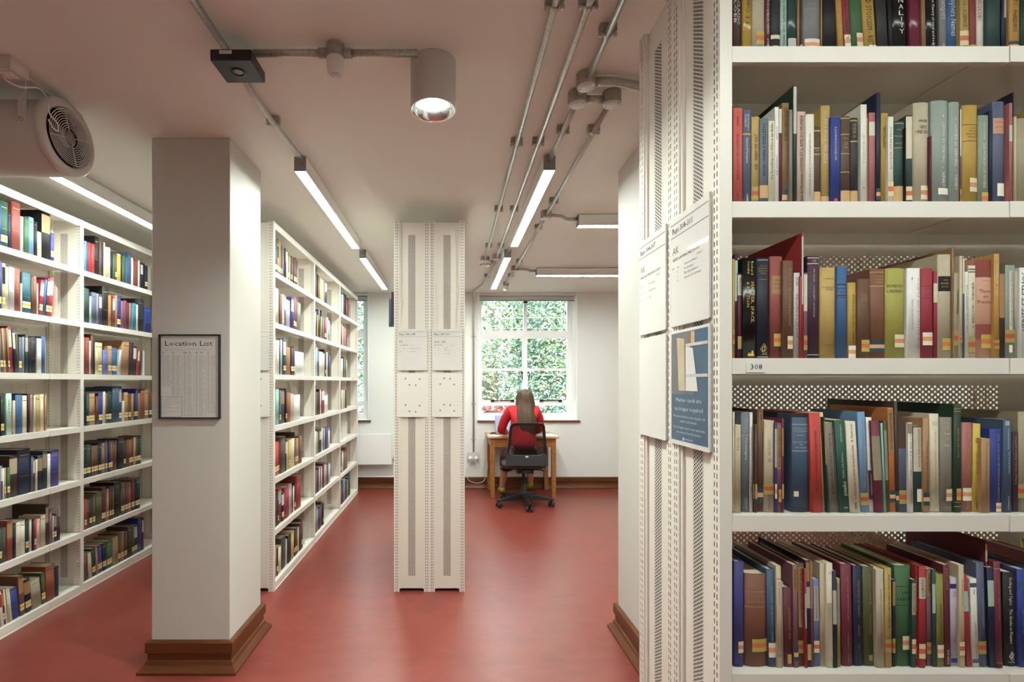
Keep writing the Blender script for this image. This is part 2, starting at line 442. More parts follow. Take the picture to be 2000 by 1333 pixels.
# ---------------------------------------------------------------- radiator
rx1 = at_depth(765, 0, 6.22).x; rx0 = rx1-.95; rz0, rz1 = at_depth(0, 908, 6.22).z, at_depth(0, 848, 6.22).z
rt = empty('radiator', ((rx0+rx1)/2, 6.25, rz0), 'white panel radiator on the wall below the narrow strip of window', 'radiator')
k = MB().use('radiator_white'); k.box(rx0, rx1, 6.2, 6.212, rz0, rz1); k.box(rx0+.01, rx1-.01, 6.212, 6.27, rz0+.02, rz1-.01); k.build('panel', rt, bevel=.006)
k = MB().use('radiator_white')
for i in range(40): k.box(rx0+.02+i*(rx1-rx0-.04)/40, rx0+.03+i*(rx1-rx0-.04)/40, 6.214, 6.268, rz1-.01, rz1-.004)
k.build('top_grille', rt)
k = MB().use('chrome'); k.tube([(rx1, 6.24, rz0+.06), (rx1+.03, 6.24, rz0+.06)], .012, 10); k.tube([(rx1+.03, 6.24, rz0+.03), (rx1+.03, 6.24, rz0+.1)], .016, 10); k.build('valve', rt)
k = MB().use('white_plastic'); k.tube([(rx1+.03, 6.24, rz0+.03), (rx1+.03, 6.24, .165), (rx1+.0, 6.25, .16), (rx0, 6.25, .16)], .01, 8); k.build('pipe', rt)
k = MB().use('white_plastic'); 
for xx in (rx0+.2, rx1-.2): k.box(xx, xx+.03, 6.27, WALL_Y-.003, rz0+.1, rz1-.05)
k.build('wall_bracket', rt)
# ================================================================ ceiling services
ZC = CEIL-.028
def clip(b, p, d):
    """saddle clamp under the ceiling at p, pipe running along d"""
    d = Vector(d).normalized(); s = d.cross(Vector((0, 0, 1))).normalized()
    b.O = Vector((p[0], p[1], 0)); b.U = s; b.N = d; b.V = Vector((0, 0, 1))
    b.use('cast_grey'); b.fbox(-.027, .027, CEIL-.024, CEIL-.0005, -.012, .012)
    b.use('galvanised'); b.fbox(-.030, .030, ZC-.006, ZC-.002, -.008, .008)
    b.use('galvanised')
    n = 10; pts = [b.fp(.0145*math.cos(math.pi*i/n), ZC-.0145*math.sin(math.pi*i/n), -.008) for i in range(n+1)]
    i0 = len(b.v); b.v += pts+[q+d*.016 for q in pts]
    for i in range(n): b.face((i0+i, i0+i+1, i0+n+2+i, i0+n+1+i))
    for sx in (-.023, .023): b.lathe(b.fp(sx, ZC-.006, 0), (0, 0, -1), [(.0055, 0), (.0055, .003), (0, .003)], 8)
def conduit(pts, clips, label, r=.0115, group='galvanised conduit on the ceiling'):
    b = MB().use('galvanised')
    sm = []
    pts = [Vector(p) for p in pts]
    for i, p in enumerate(pts):          # round the bends
        if 0 < i < len(pts)-1:
            a = (pts[i-1]-p); c = (pts[i+1]-p); k = min(.07, a.length*.45, c.length*.45)
            A = p+a.normalized()*k; Cc = p+c.normalized()*k
            sm += [A.lerp(p, t).lerp(p.lerp(Cc, t), t) for t in (0, .25, .5, .75, 1)]
        else: sm.append(p)
    b.tube(sm, r, 12)
    o = b.build('conduit'); tag(o, label, 'conduit', group)
    for (p, d) in clips:
        k = MB(); clip(k, p, d); k.build('saddle_clamp', o)
    return o
def cpt(px, py): return at_height(px, py, ZC)
def jbox(p, label, lid=True):
    rt = empty('junction_box', (p[0], p[1], CEIL-.05), label, 'junction box')
    k = MB().use('cast_grey'); k.lathe((p[0], p[1], CEIL-.047), (0, 0, 1), [(.034, 0), (.036, .003), (.036, .046)], 24); k.disc((p[0], p[1], CEIL-.047), (0, 0, -1), .034); k.build('box_body', rt)
    k = MB().use('lid_grey'); k.lathe((p[0], p[1], CEIL-.047), (0, 0, -1), [(.0335, 0), (.0335, .003), (0, .003)], 24); k.build('lid', rt)
    k = MB().use('chrome')
    for s in (-1, 1): k.lathe((p[0]+s*.02, p[1]-s*.015, CEIL-.05), (0, 0, -1), [(.004, 0), (.004, .002), (0, .002)], 8)
    k.build('screw', rt)
    return rt
AY = Vector((0, 1, 0)); AX = Vector((1, 0, 0))
def spout(px, py): p = cpt(px, py); return p
XA, XB2, XC3, XD4, XLF = .305, .405, .500, .632, -.765
def onx(X, py): Y = (ZC-EYE)*F/(PY-py); return Vector((X, Y, ZC))
# first two runs
d1 = onx(XA, 508)
conduit([(XA, -1.5, ZC), (XA, d1.y-.05, ZC)], [(onx(XA, y), AY) for y in (12, 282, 411, 482)], 'conduit running to the smoke detector, first of the four beside the strip lights')
j0 = onx(XB2, 503)
conduit([(XB2, -1.5, ZC), (XB2, j0.y-.03, ZC)], [(onx(XB2, y), AY) for y in (12, 281, 411, 482)], 'second conduit from the smoke detector run, ending at the small round box')
jbox((XB2, j0.y), 'small round box beside the smoke detector')
xs = at_depth(925, 0, WALL_Y-.03).x
conduit([(XB2, j0.y+.03, ZC), (XB2-.03, 5.55, ZC), (xs, 6.05, ZC), (xs, WALL_Y-.02, ZC), (xs, WALL_Y-.02, .46)], [(onx(XB2-.012, 515), AY), (onx(XB2-.03, 541), AY)],
        'conduit dropping down the window wall to the double socket')
for z in (1.93, 1.08, .62):
    k = MB().use('galvanised'); k.box(xs-.03, xs+.03, WALL_Y-.012, WALL_Y, z-.008, z+.008); k.tube([(xs, WALL_Y-.02, z-.008), (xs, WALL_Y-.02, z+.008)], .0145, 12)
    o = [q for q in C.objects if q.get('label', '').startswith('conduit dropping')][0]; k.build('saddle_clamp', o)
# smoke detector
p = d1
rt = empty('smoke_detector', (p.x, p.y, CEIL-.1), 'white dome smoke detector near the far end of the ceiling', 'smoke detector')
k = MB().use('cast_grey'); k.lathe((p.x, p.y, CEIL-.04), (0, 0, 1), [(.04, 0), (.04, .0395)], 20); k.build('base_box', rt)
k = MB().use('white_plastic'); k.lathe((p.x, p.y, CEIL-.04), (0, 0, -1), [(.052, 0), (.056, .012), (.052, .026), (.04, .03), (.04, .04), (.034, .05), (0, .055)], 28); k.build('sensor_head', rt)
k = MB().use('black_plastic')
for i in range(10):
    a = 2*math.pi*i/10; k.box(p.x+.0405*math.cos(a)-.006, p.x+.0405*math.cos(a)+.006, p.y+.0405*math.sin(a)-.004, p.y+.0405*math.sin(a)+.004, CEIL-.078, CEIL-.071)
k.build('vent', rt)
# third run with junction boxes, then strips
j1 = onx(XC3, 171); j2 = onx(XC3-.004, 199); j3 = Vector((XD4, j2.y-.005, ZC))
j1.y = at_height(1134, 171, CEIL-.05).y; j2.y = at_height(1120, 205, CEIL-.05).y; j3.y = j2.y
conduit([(XC3, -1.5, ZC), (XC3, j1.y-.03, ZC)], [(onx(XC3, y), AY) for y in (66,)], 'conduit coming overhead to the first of three round boxes by the bookcase end')
jbox(j1, 'round box where a bent conduit turns off over the bookcase end')
jbox(j2, 'round box feeding the strip light run in line with the window')
jbox(j3, 'round box at the end of the short cross conduit, nearest the white column')
conduit([j1+AX*.034, j1+AX*.11, (j1.x+.20, j1.y+.03, ZC), (j1.x+.36, j1.y+.07, ZC), (XR-.05, j1.y+.07, ZC)], [(Vector((1.5, j1.y+.07, ZC)), AX)], 'thick bent conduit turning off over the bookcase end panel', r=.016)
conduit([j1+AY*.034, j2-AY*.034], [], 'stub of conduit between the two stacked round boxes')
conduit([j2+AX*.034, j3-AX*.034], [], 'short cross conduit joining two round boxes', r=.014)
SB = CEIL-.078     # underside of the strip lights
def sly(py): return (SB-EYE)*F/(PY-py)
def strip(name_label, x, y0, y1, w=.06, along='y'):
    rt = empty('strip_light', (x if along == 'y' else (y0+y1)/2, (y0+y1)/2 if along == 'y' else x, SB), name_label, 'strip light', 'linear ceiling lights')
    b1 = MB().use('grey_plastic'); b2 = MB().use('white_plastic'); b3 = MB().use('strip_light'); h = w/2
    def bx(bb, a0, a1, c0, c1, z0, z1):
        if along == 'y': bb.box(x+c0, x+c1, a0, a1, z0, z1)
        else: bb.box(a0, a1, x+c0, x+c1, z0, z1)
    bx(b2, y0+.004, y1-.004, -h, -h+.003, SB-.001, SB+.02); bx(b2, y0+.004, y1-.004, h-.003, h, SB-.001, SB+.02); bx(b2, y0+.004, y1-.004, -h, h, SB+.018, CEIL-.006); bx(b2, y0+.2, y0+.26, -h*.6, h*.6, CEIL-.006, CEIL); bx(b2, y1-.26, y1-.2, -h*.6, h*.6, CEIL-.006, CEIL)
    bx(b3, y0+.004, y1-.004, -h+.003, h-.003, SB, SB+.017)
    b2.build('housing', rt)
    for q0, q1 in ((y0, y0+.004), (y1-.004, y1)):
        b1 = MB().use('grey_plastic'); bx(b1, q0, q1, -h, h, SB-.001, CEIL-.006); b1.build('end_cap', rt)
    b3.build('diffuser', rt)
    return rt
G1, G2, G3 = sly(332), sly(482), sly(504)
XS = .492
strip('lit strip light pointing at the desk, first in line with the window', XS, G1, G2)
strip('shorter-looking lit strip light just before the window wall, on the conduit beside the smoke detector', XS-.012, G3, sly(565))
conduit([j2+AY*.034, (XC3-.004, j2.y+.3, ZC), (XS, G1, ZC)], [(onx(XC3-.004, 258), AY)], 'conduit from the round boxes to the strip light in line with the window')
conduit([(XS, G2, ZC), (XS-.01, G3, ZC)], [], 'short conduit linking the two strip lights before the window')
# left strips
L1, L2, L3 = sly(334), sly(486), sly(505)
strip('lit strip light over the middle aisle, just past the black emergency light', XLF, L1, L2)
strip('lit strip light over the middle aisle, beside the white bookcase end panel top', XLF, L3, sly(566))
bxp = at_height(466, 141, CEIL-.095)
conduit([(XLF+.01, -1.5, ZC), (XLF+.01, bxp.y-.01, ZC)], [(onx(XLF+.01, -120), AY)], 'conduit reaching the black emergency light from overhead')
conduit([(XLF, bxp.y+.02, ZC), (XLF-.006, L1-.45, ZC), (XLF+.012, L1-.14, ZC), (XLF+.012, L1, ZC)], [(onx(XLF-.003, 241), AY)], 'conduit from the black emergency light to the strip light past the column')
conduit([(XLF, L2, ZC), (XLF, L3, ZC)], [], 'short conduit linking the strip lights of the middle aisle')
# fourth run
j4 = onx(XD4, 421); j5 = onx(XD4-.008, 526)
conduit([j3+AY*.034, j4-AY*.03], [(onx(XD4, y), AY) for y in (258, 395)], 'conduit along the column side from the third round box')
jbox(j4, 'round box feeding the strip light behind the white column'); jbox(j5, 'far round box feeding the long cross strip light near the window')
conduit([j4+AY*.03, j5-AY*.03], [(onx(XD4-.004, y), AY) for y in (446, 512)], 'conduit between the two round boxes that feed the cross lights')
pe = onx(XD4-.012, 556)
conduit([j5+AY*.03, pe-AY*.03], [(onx(XD4-.008, 540), AY)], 'last length of conduit to the small sensor above the window')
c0 = (SB-EYE)*F/(PY-440); xc = at_depth(1130, 0, c0).x
strip('cross strip light half hidden by the white column', c0+.03, xc, xc+1.45, along='x')
e0 = (SB-EYE)*F/(PY-538); xe = at_depth(1048, 0, e0).x
strip('long cross strip light nearest the window wall', e0+.03, xe, xe+1.45, along='x')
conduit([j4+AX*.034, (xc-.12, j4.y+.01, ZC), (xc-.08, c0+.03, ZC), (xc, c0+.03, ZC)], [], 'bent conduit to the cross light by the white column', r=.012)
conduit([j5+AX*.034, (xe-.1, j5.y+.01, ZC), (xe-.07, e0+.03, ZC), (xe, e0+.03, ZC)], [], 'bent conduit to the long cross light near the window', r=.012)
def pir(p, label, big=1.0):
    rt = empty('presence_sensor', (p[0], p[1], CEIL-.1), label, 'sensor')
    k = MB().use('cast_grey'); k.lathe((p[0], p[1], CEIL-.045), (0, 0, 1), [(.03, 0), (.031, .004), (.031, .045)], 20); k.build('mount_box', rt)
    k = MB().use('white_plastic'); k.lathe((p[0], p[1], CEIL-.045), (0, 0, -1), [(.029, 0), (.031, .008), (.026, .055), (.022, .06), (.019, .058)], 24); k.build('sensor_head', rt)
    k = MB().use('lid_grey'); k.sphere((p[0], p[1], CEIL-.1), .019, sz=.5); k.build('lens', rt)
pir(pe, 'small white sensor hanging at the end of the conduit above the window')
# horizontal run: emergency light - sensor - downlight
lampc = at_height(846, 216, CEIL-.17); lamp_x, lamp_y = lampc.x, lampc.y
hy = bxp.y+.005
pps = Vector((at_depth(655, 0, hy).x, hy, 0))
conduit([(bxp.x+.05, hy, ZC), (pps.x-.03, hy, ZC)], [], 'cross conduit between the black emergency light and the white sensor', r=.0125)
conduit([(pps.x+.03, hy, ZC), (lamp_x-.05, hy, ZC)], [], 'cross conduit between the white sensor and the round downlight', r=.0125)
pir(pps, 'white sensor on the cross conduit between emergency light and downlight')
o = [q for q in C.objects if q.get('label', '').startswith('white sensor on the cross')][0]
for s in (-1, 1): k = MB().use('cast_grey'); k.tube([(pps.x+s*.025, hy, ZC), (pps.x+s*.055, hy, ZC)], .0165, 14); k.build('conduit_collar', o)
rt = empty('emergency_light', (bxp.x, bxp.y, CEIL-.095), 'square black emergency light under the crossing of two conduits', 'emergency light')
k = MB().use('black_plastic'); k.box(bxp.x-.067, bxp.x+.067, bxp.y-.062, bxp.y+.062, CEIL-.095, CEIL-.058); k.build('housing', rt, bevel=.003)
k = MB().use('black_plastic'); k.box(bxp.x-.012, bxp.x+.012, bxp.y-.02, bxp.y+.02, CEIL-.058, CEIL-.041); k.build('fixing_bracket', rt)
k = MB().use('black_plastic'); k.lathe((bxp.x, bxp.y, CEIL-.095), (0, 0, -1), [(.022, 0), (.022, .003), (.017, .003), (.014, -.004)], 24); k.use('grey_plastic'); k.lathe((bxp.x, bxp.y, CEIL-.0955), (0, 0, -1), [(.014, 0), (.007, .002), (0, .003)], 20); k.build('lens', rt)
k = MB((bxp.x-.032, bxp.y-.0625, CEIL-.071)).use('paper_white'); k.fbox(-.004, .036, -.003, .008, 0, .0006); k.use('ink'); k.text('DBP/L06/CK1/8.2', 0, 0, .005, .001, w=.032); k.build('label_strip', rt)
rt = empty('downlight', (lamp_x, lamp_y, CEIL-.17), 'lit cream cylinder downlight on the ceiling', 'downlight')
R = .0815
k = MB().use('fan_grey'); k.lathe((lamp_x, lamp_y, CEIL-.17), (0, 0, 1), [(R-.004, 0), (R, .001), (R, .17)], 48); k.build('cylinder_body', rt)
k = MB().use('chrome')
k.lathe((lamp_x, lamp_y, CEIL-.17), (0, 0, 1), [(R-.004, .0), (R-.012, .003), (R-.024, .034), (R-.03, .05)], 32); k.build('reflector', rt)
k = MB().use('lamp_light'); k.disc((lamp_x, lamp_y, CEIL-.128), (0, 0, -1), R-.028); k.build('lamp_disc', rt)
# third aisle on the left
s0 = at_height(140, 352, SB); xl = -2.06
strip('lit strip light over the left aisle, running from under the fan to behind the column', xl, 2.22, 3.67, w=.07)
strip('unseen strip light added behind the long bookcase to shine through its panels', -3.45, 2.6, 4.05)  # out of view, added so light comes through the perforated backs
strip('unseen fill strip light added over the open end where the viewer stands', .26, -.75, .70, w=.05, along='x')  # unseen fixture, added as front fill for the end panels
strip('unseen strip light added over the gangway to fill the near bookcase', .26, .76, 1.9, w=.048, along='x')  # unseen too, added to light the near bookcase from the front
# ---------------------------------------------------------------- fan unit
fx, fy, fz = at_depth(134, 270, 1.985).x, 1.985, at_depth(134, 270, 1.985).z
RF = .139
rt = empty('ventilation_fan', (fx-.2, fy, fz), 'grey cylindrical fan unit hanging from the ceiling over the left bookcase', 'fan')
k = MB().use('fan_grey'); fb = (fx, fy, fz-.006); k.lathe(fb, (-1, 0, 0), [(.128, .008), (.136, .03), (.140, .05), (.140, .62)], 48); k.disc((fx-.62, fy, fz-.006), (-1, 0, 0), .140, 48); k.build('drum', rt)
k = MB().use('fan_grey'); k.lathe((fx, fy, fz), (1, 0, 0), [(RF*.92, -.03), (RF*1.05, -.018), (RF*1.06, -.004), (RF*1.0, .004), (RF*.86, .006), (RF*.81, .002), (RF*.79, -.04)], 56); k.build('inlet_ring', rt)
k = MB().use('shadow_black'); k.disc((fx-.03, fy, fz), (1, 0, 0), RF*.76, 40); k.build('impeller_shadow', rt) if False else None
k = MB().use('black_plastic')
for i in range(9):
    a = 2*math.pi*i/9; e = Vector((0, math.cos(a), math.sin(a))); s = Vector((0, -math.sin(a), math.cos(a))); c0_ = Vector((fx-.02, fy, fz))
    i0 = [k.pt(c0_+e*.035+s*.012+AX*.01), k.pt(c0_+e*.097+s*.03+AX*.012), k.pt(c0_+e*.097-s*.026-AX*.012), k.pt(c0_+e*.035-s*.014-AX*.01)]; k.face(i0)
k.lathe((fx-.036, fy, fz), (1, 0, 0), [(RF*.79, 0), (0, 0)], 32); k.build('impeller', rt)  # black disc behind the blades stands in for shade inside the drum
k = MB().use('grey_plastic'); k.lathe((fx+.004, fy, fz), (1, 0, 0), [(.032, -.02), (.032, .0), (0, .003)], 28); k.build('hub', rt)
k = MB().use('lid_grey')
for i in range(9):
    r_ = .038+i*.0082; k.tube([(fx+.006+.004*(1-(i/10)**2), fy+r_*math.cos(t*math.pi/18), fz+r_*math.sin(t*math.pi/18)) for t in range(37)], .0017, 5, caps=False)
for a in (.3, .3+math.pi/2, .3+math.pi, .3+1.5*math.pi):
    k.tube([(fx+.009, fy+.02*math.cos(a), fz+.02*math.sin(a)), (fx+.007, fy+.104*math.cos(a), fz+.104*math.sin(a))], .002, 5)
k.build('grille', rt)
k = MB().use('lid_grey'); bx_ = fx-.065
k.box(bx_-.016, bx_+.016, fy-.14, fy+.14, CEIL-.012, CEIL-.001)
for s in (-1, 1): k.box(bx_-.014, bx_+.014, fy+s*.14-.003, fy+s*.14+.003, fz-.015, CEIL-.001)
k.build('hanging_bracket', rt)
k = MB().use('chrome')
for s in (-1, 1): k.lathe((bx_, fy+s*.143, fz), (0, s, 0), [(.008, 0), (.008, .006), (0, .006)], 12)
k.build('pivot_bolt', rt)
ex = at_height(28, 150, CEIL-.085)
er = empty('spur_box', (ex.x, ex.y, CEIL-.085), 'grey wiring box on the ceiling just above the fan unit', 'wiring box')
ebx = (-1.70, -1.542, 1.735, 1.815)
k = MB().use('fan_grey'); k.box(ebx[0], ebx[1], ebx[2], ebx[3], CEIL-.045, CEIL-.0005); k.build('box_body', er, bevel=.003)
k = MB().use('white_plastic'); k.box(ebx[1]-.06, ebx[1]-.02, ebx[2]+.02, ebx[2]+.06, CEIL-.049, CEIL-.045); k.build('switch_plate', er)
k = MB().use('white_plastic')
P0 = Vector((ebx[1]-.05, ebx[2]+.03, CEIL-.05)); P3 = Vector((fx-.012, fy-RF*.66, fz+RF*.72))
k.tube(spline([P0, P0+Vector((.01, .0, -.022)), P0+Vector((.035, .03, -.028)), P0.lerp(P3, .7)+Vector((.02, -.01, .012)), P3+Vector((.0, -.01, .015)), P3+Vector((.012, -.01, -.012))]), .0028, 8)
k.tube(spline([P3+Vector((.012, -.01, -.012)), Vector((fx+.018, fy-.115, fz+.035)), Vector((fx+.022, fy-.085, fz+.015)), Vector((fx+.022, fy-.08, fz-.01)), Vector((fx+.02, fy-.10, fz-.012)), Vector((fx+.016, fy-.12, fz+.012))]), .0028, 8)
o = k.build('power_cable'); tag(o, 'white cable looping from the wiring box to the fan unit', 'cable')
# ================================================================ bookcases
CW = .455; YE = 3.194; YFR = 1.0626; SR = YFR/F
LV = [.052, .388, .7245, 1.0641, 1.4015, 1.7373, 2.0697]; HTOP = 2.39
LIP = .034
def end_panel(parent, O, U, N, width=CW, name='end_panel', double=True):
    """upright frame side: slotted posts, recessed sheet with a perforated strip"""
    U = Vector(U); N = Vector(N)
    pw = .035; root = None
    if double: posts = [0, width/2-pw, width/2, width-pw]; bays = [(pw, width/2-pw), (width/2+pw, width-pw)]
    else: posts = [0, width-pw]; bays = [(pw, width-pw)]
    sheet = MB(O, U, (0, 0, 1), N).use('shelf_steel'); strips = []
    for a, c in bays:
        n = -.010; mid = (a+c)/2; hs = .0235; z0, z1 = .10, HTOP-.09
        sheet.use('shelf_steel')
        sheet.fquad(a, mid-hs, .02, HTOP-.01, n); sheet.fquad(mid+hs, c, .02, HTOP-.01, n)
        sheet.fquad(mid-hs, mid+hs, .02, z0, n); sheet.fquad(mid-hs, mid+hs, z1, HTOP-.01, n)
        sheet.fbox(a, a+.012, .02, HTOP-.01, -.012, -.004); sheet.fbox(c-.012, c, .02, HTOP-.01, -.012, -.004)
        sheet.use('cavity_shade'); sheet.fbox(a+.001, c-.001, .02, HTOP-.02, -.026, -.022)  # dark sheet painted as the unlit cavity behind the perforated strip
        strips.append((mid-hs, mid+hs, z0, z1, n))
    root = sheet.build(name, parent)
    for (a, c, z0, z1, n) in strips:
        s = MB(O, U, (0, 0, 1), N).use('hole_steel'); s.fquad(a, c, z0, z1, n, True, a); s.build('perforated_strip', root)
    for p in posts:
        s = MB(O, U, (0, 0, 1), N)
        s.use('slot_steel'); s.fquad(p, p+pw, .0, HTOP, 0, True, p)
        s.use('cavity_shade'); s.fbox(p+.002, p+.033, 0, HTOP-.002, -.0245, -.02); s.use('shelf_front')  # dark strip inside the post gives the slots their shade
        for q in (((p, 0), (p, -.026)), ((p+pw, -.026), (p+pw, 0)), ((p+pw, -.026), (p, -.026))):
            i = [s.pt(s.fp(q[0][0], 0, q[0][1])), s.pt(s.fp(q[1][0], 0, q[1][1])), s.pt(s.fp(q[1][0], HTOP, q[1][1])), s.pt(s.fp(q[0][0], HTOP, q[0][1]))]
            s.face(i[::-1])
        i = [s.pt(s.fp(u, HTOP, n)) for u, n in ((p, 0), (p+pw, 0), (p+pw, -.026), (p, -.026))]; s.face(i)
        s.build('post', root)
    return root
def bay_shelves(parent, O, U, N, length, seam, levels=LV, back=True):
    """one bay facing N; O = lower front corner of the bay, U along the shelf"""
    dep = CW/2-.012
    for i, z in enumerate(levels+[HTOP]):
        s = MB(O, U, (0, 0, 1), N).use('shelf_front')
        top = z == HTOP
        if top: s.fbox(.001, length-.001, z-.045, z-.002, -.018, -.0005); s.fbox(.001, length-.001, z-.01, z-.004, -dep, -.018)
        else:
            s.fbox(.001, seam-.001, z-LIP, z, -.014, -.0005); s.fbox(.001, seam-.001, z-.006, z, -dep, -.014); s.fbox(.001, seam-.001, z-LIP, z-.006, -dep, -dep+.006)
        o = s.build('top_panel' if top else 'shelf', parent)
        if not top:
            s = MB(O, U, (0, 0, 1), N).use('shelf_front')
            s.fbox(seam+.0005, length-.001, z-LIP, z, -.014, .001); s.fbox(seam-.03, length-.001, z-.0085, z-.0065, -dep, -.014); s.fbox(seam+.0005, length-.001, z-.006, z, -dep, -.014); s.fbox(seam+.0005, length-.001, z-LIP, z-.006, -dep, -dep+.006)
            s.build('shelf_extension', o)
        else:
            pass
    s = MB(O, U, (0, 0, 1), N).use('shelf_front'); s.fbox(.001, length-.001, 0, levels[0]-LIP-.002, -.022, -.003); s.fbox(.001, length-.001, 0.0, .004, -.022, .002); s.build('plinth', parent)
    if back:
        for i, z in enumerate(levels):
            z1 = (levels+[HTOP])[i+1]-.03
            s = MB(O, U, (0, 0, 1), N); s.use('back_perforation'); s.fquad(.02, length-.13, z+.01, z1-.03, -CW/2, True)
            s.use('shelf_steel'); s.fquad(.0, .02, z, z1, -CW/2); s.fquad(length-.13, length, z, z1, -CW/2); s.fquad(.02, length-.13, z, z+.01, -CW/2); s.fquad(.02, length-.13, z1-.03, z1, -CW/2)
            s.build('back_panel', parent)
# near right-hand case
XRC = .574
r_case = empty('bookcase', (XRC, YFR, 0), 'tall white steel bookcase carrying the 308 shelf number, books facing the viewer', 'bookcase', 'white steel bookcases')
end_panel(r_case, (XRC, YFR+CW, 0), (0, -1, 0), (-1, 0, 0))
bay_shelves(r_case, (XRC+.026, YFR, 0), (1, 0, 0), (0, -1, 0), .95, (1972-PX)*SR-XRC-.026)
end_panel(r_case, (XRC+1.0, YFR+CW, 0), (0, -1, 0), (-1, 0, 0), name='side_panel')
k = MB((0, YFR, 0)).use('paper_white'); x308 = (1457-PX)*SR; z308 = LV[4]-.0305
k.fbox(x308, x308+.042, z308, z308+.026, .0005, .0013); k.use('ink'); k.text('308', x308+.009, z308+.006, .0125, .0017, w=.025); k.build('shelf_number', r_case)
# left aisle case
XLC = -2.365
l_case = empty('bookcase', (XLC, 2.23, 0), 'long white steel bookcase lining the left aisle under the fan unit', 'bookcase', 'white steel bookcases')
for n, y in enumerate((2.23, 3.18, 4.13)):
    end_panel(l_case, (XLC-CW, y-.013, 0), (1, 0, 0), (0, -1, 0), name='end_panel' if n == 0 else 'side_panel')
    if n < 2: bay_shelves(l_case, (XLC, y+.013, 0), (0, 1, 0), (1, 0, 0), .924, .68 if n == 0 else .70)
# middle case
XM = -1.1435
m_case = empty('bookcase', (XM, YE, 0), 'white steel bookcase of three bays running from behind the square column to the window', 'bookcase', 'white steel bookcases')
for n, y in enumerate((YE, 4.14, 5.09, 6.04)):
    end_panel(m_case, (XM-CW, y, 0), (1, 0, 0), (0, -1, 0), name='end_panel' if n == 0 else 'side_panel')
    if n < 3: bay_shelves(m_case, (XM, y+.026, 0), (0, 1, 0), (1, 0, 0), .92, (.55, .78, .6)[n])
# free-standing end (bays 286-291)
XE = at_depth(769.5, 0, YE).x
e_case = empty('bookcase', (XE, YE, 0), 'white steel bookcase seen end on between the two strip light runs', 'bookcase', 'white steel bookcases')
end_panel(e_case, (XE, YE, 0), (1, 0, 0), (0, -1, 0))
bay_shelves(e_case, (XE, YE+.026+.92, 0), (0, -1, 0), (-1, 0, 0), .92, .3)
bay_shelves(e_case, (XE+CW, YE+.026, 0), (0, 1, 0), (1, 0, 0), .92, .6)
end_panel(e_case, (XE, YE+.95, 0), (1, 0, 0), (0, -1, 0), name='side_panel')
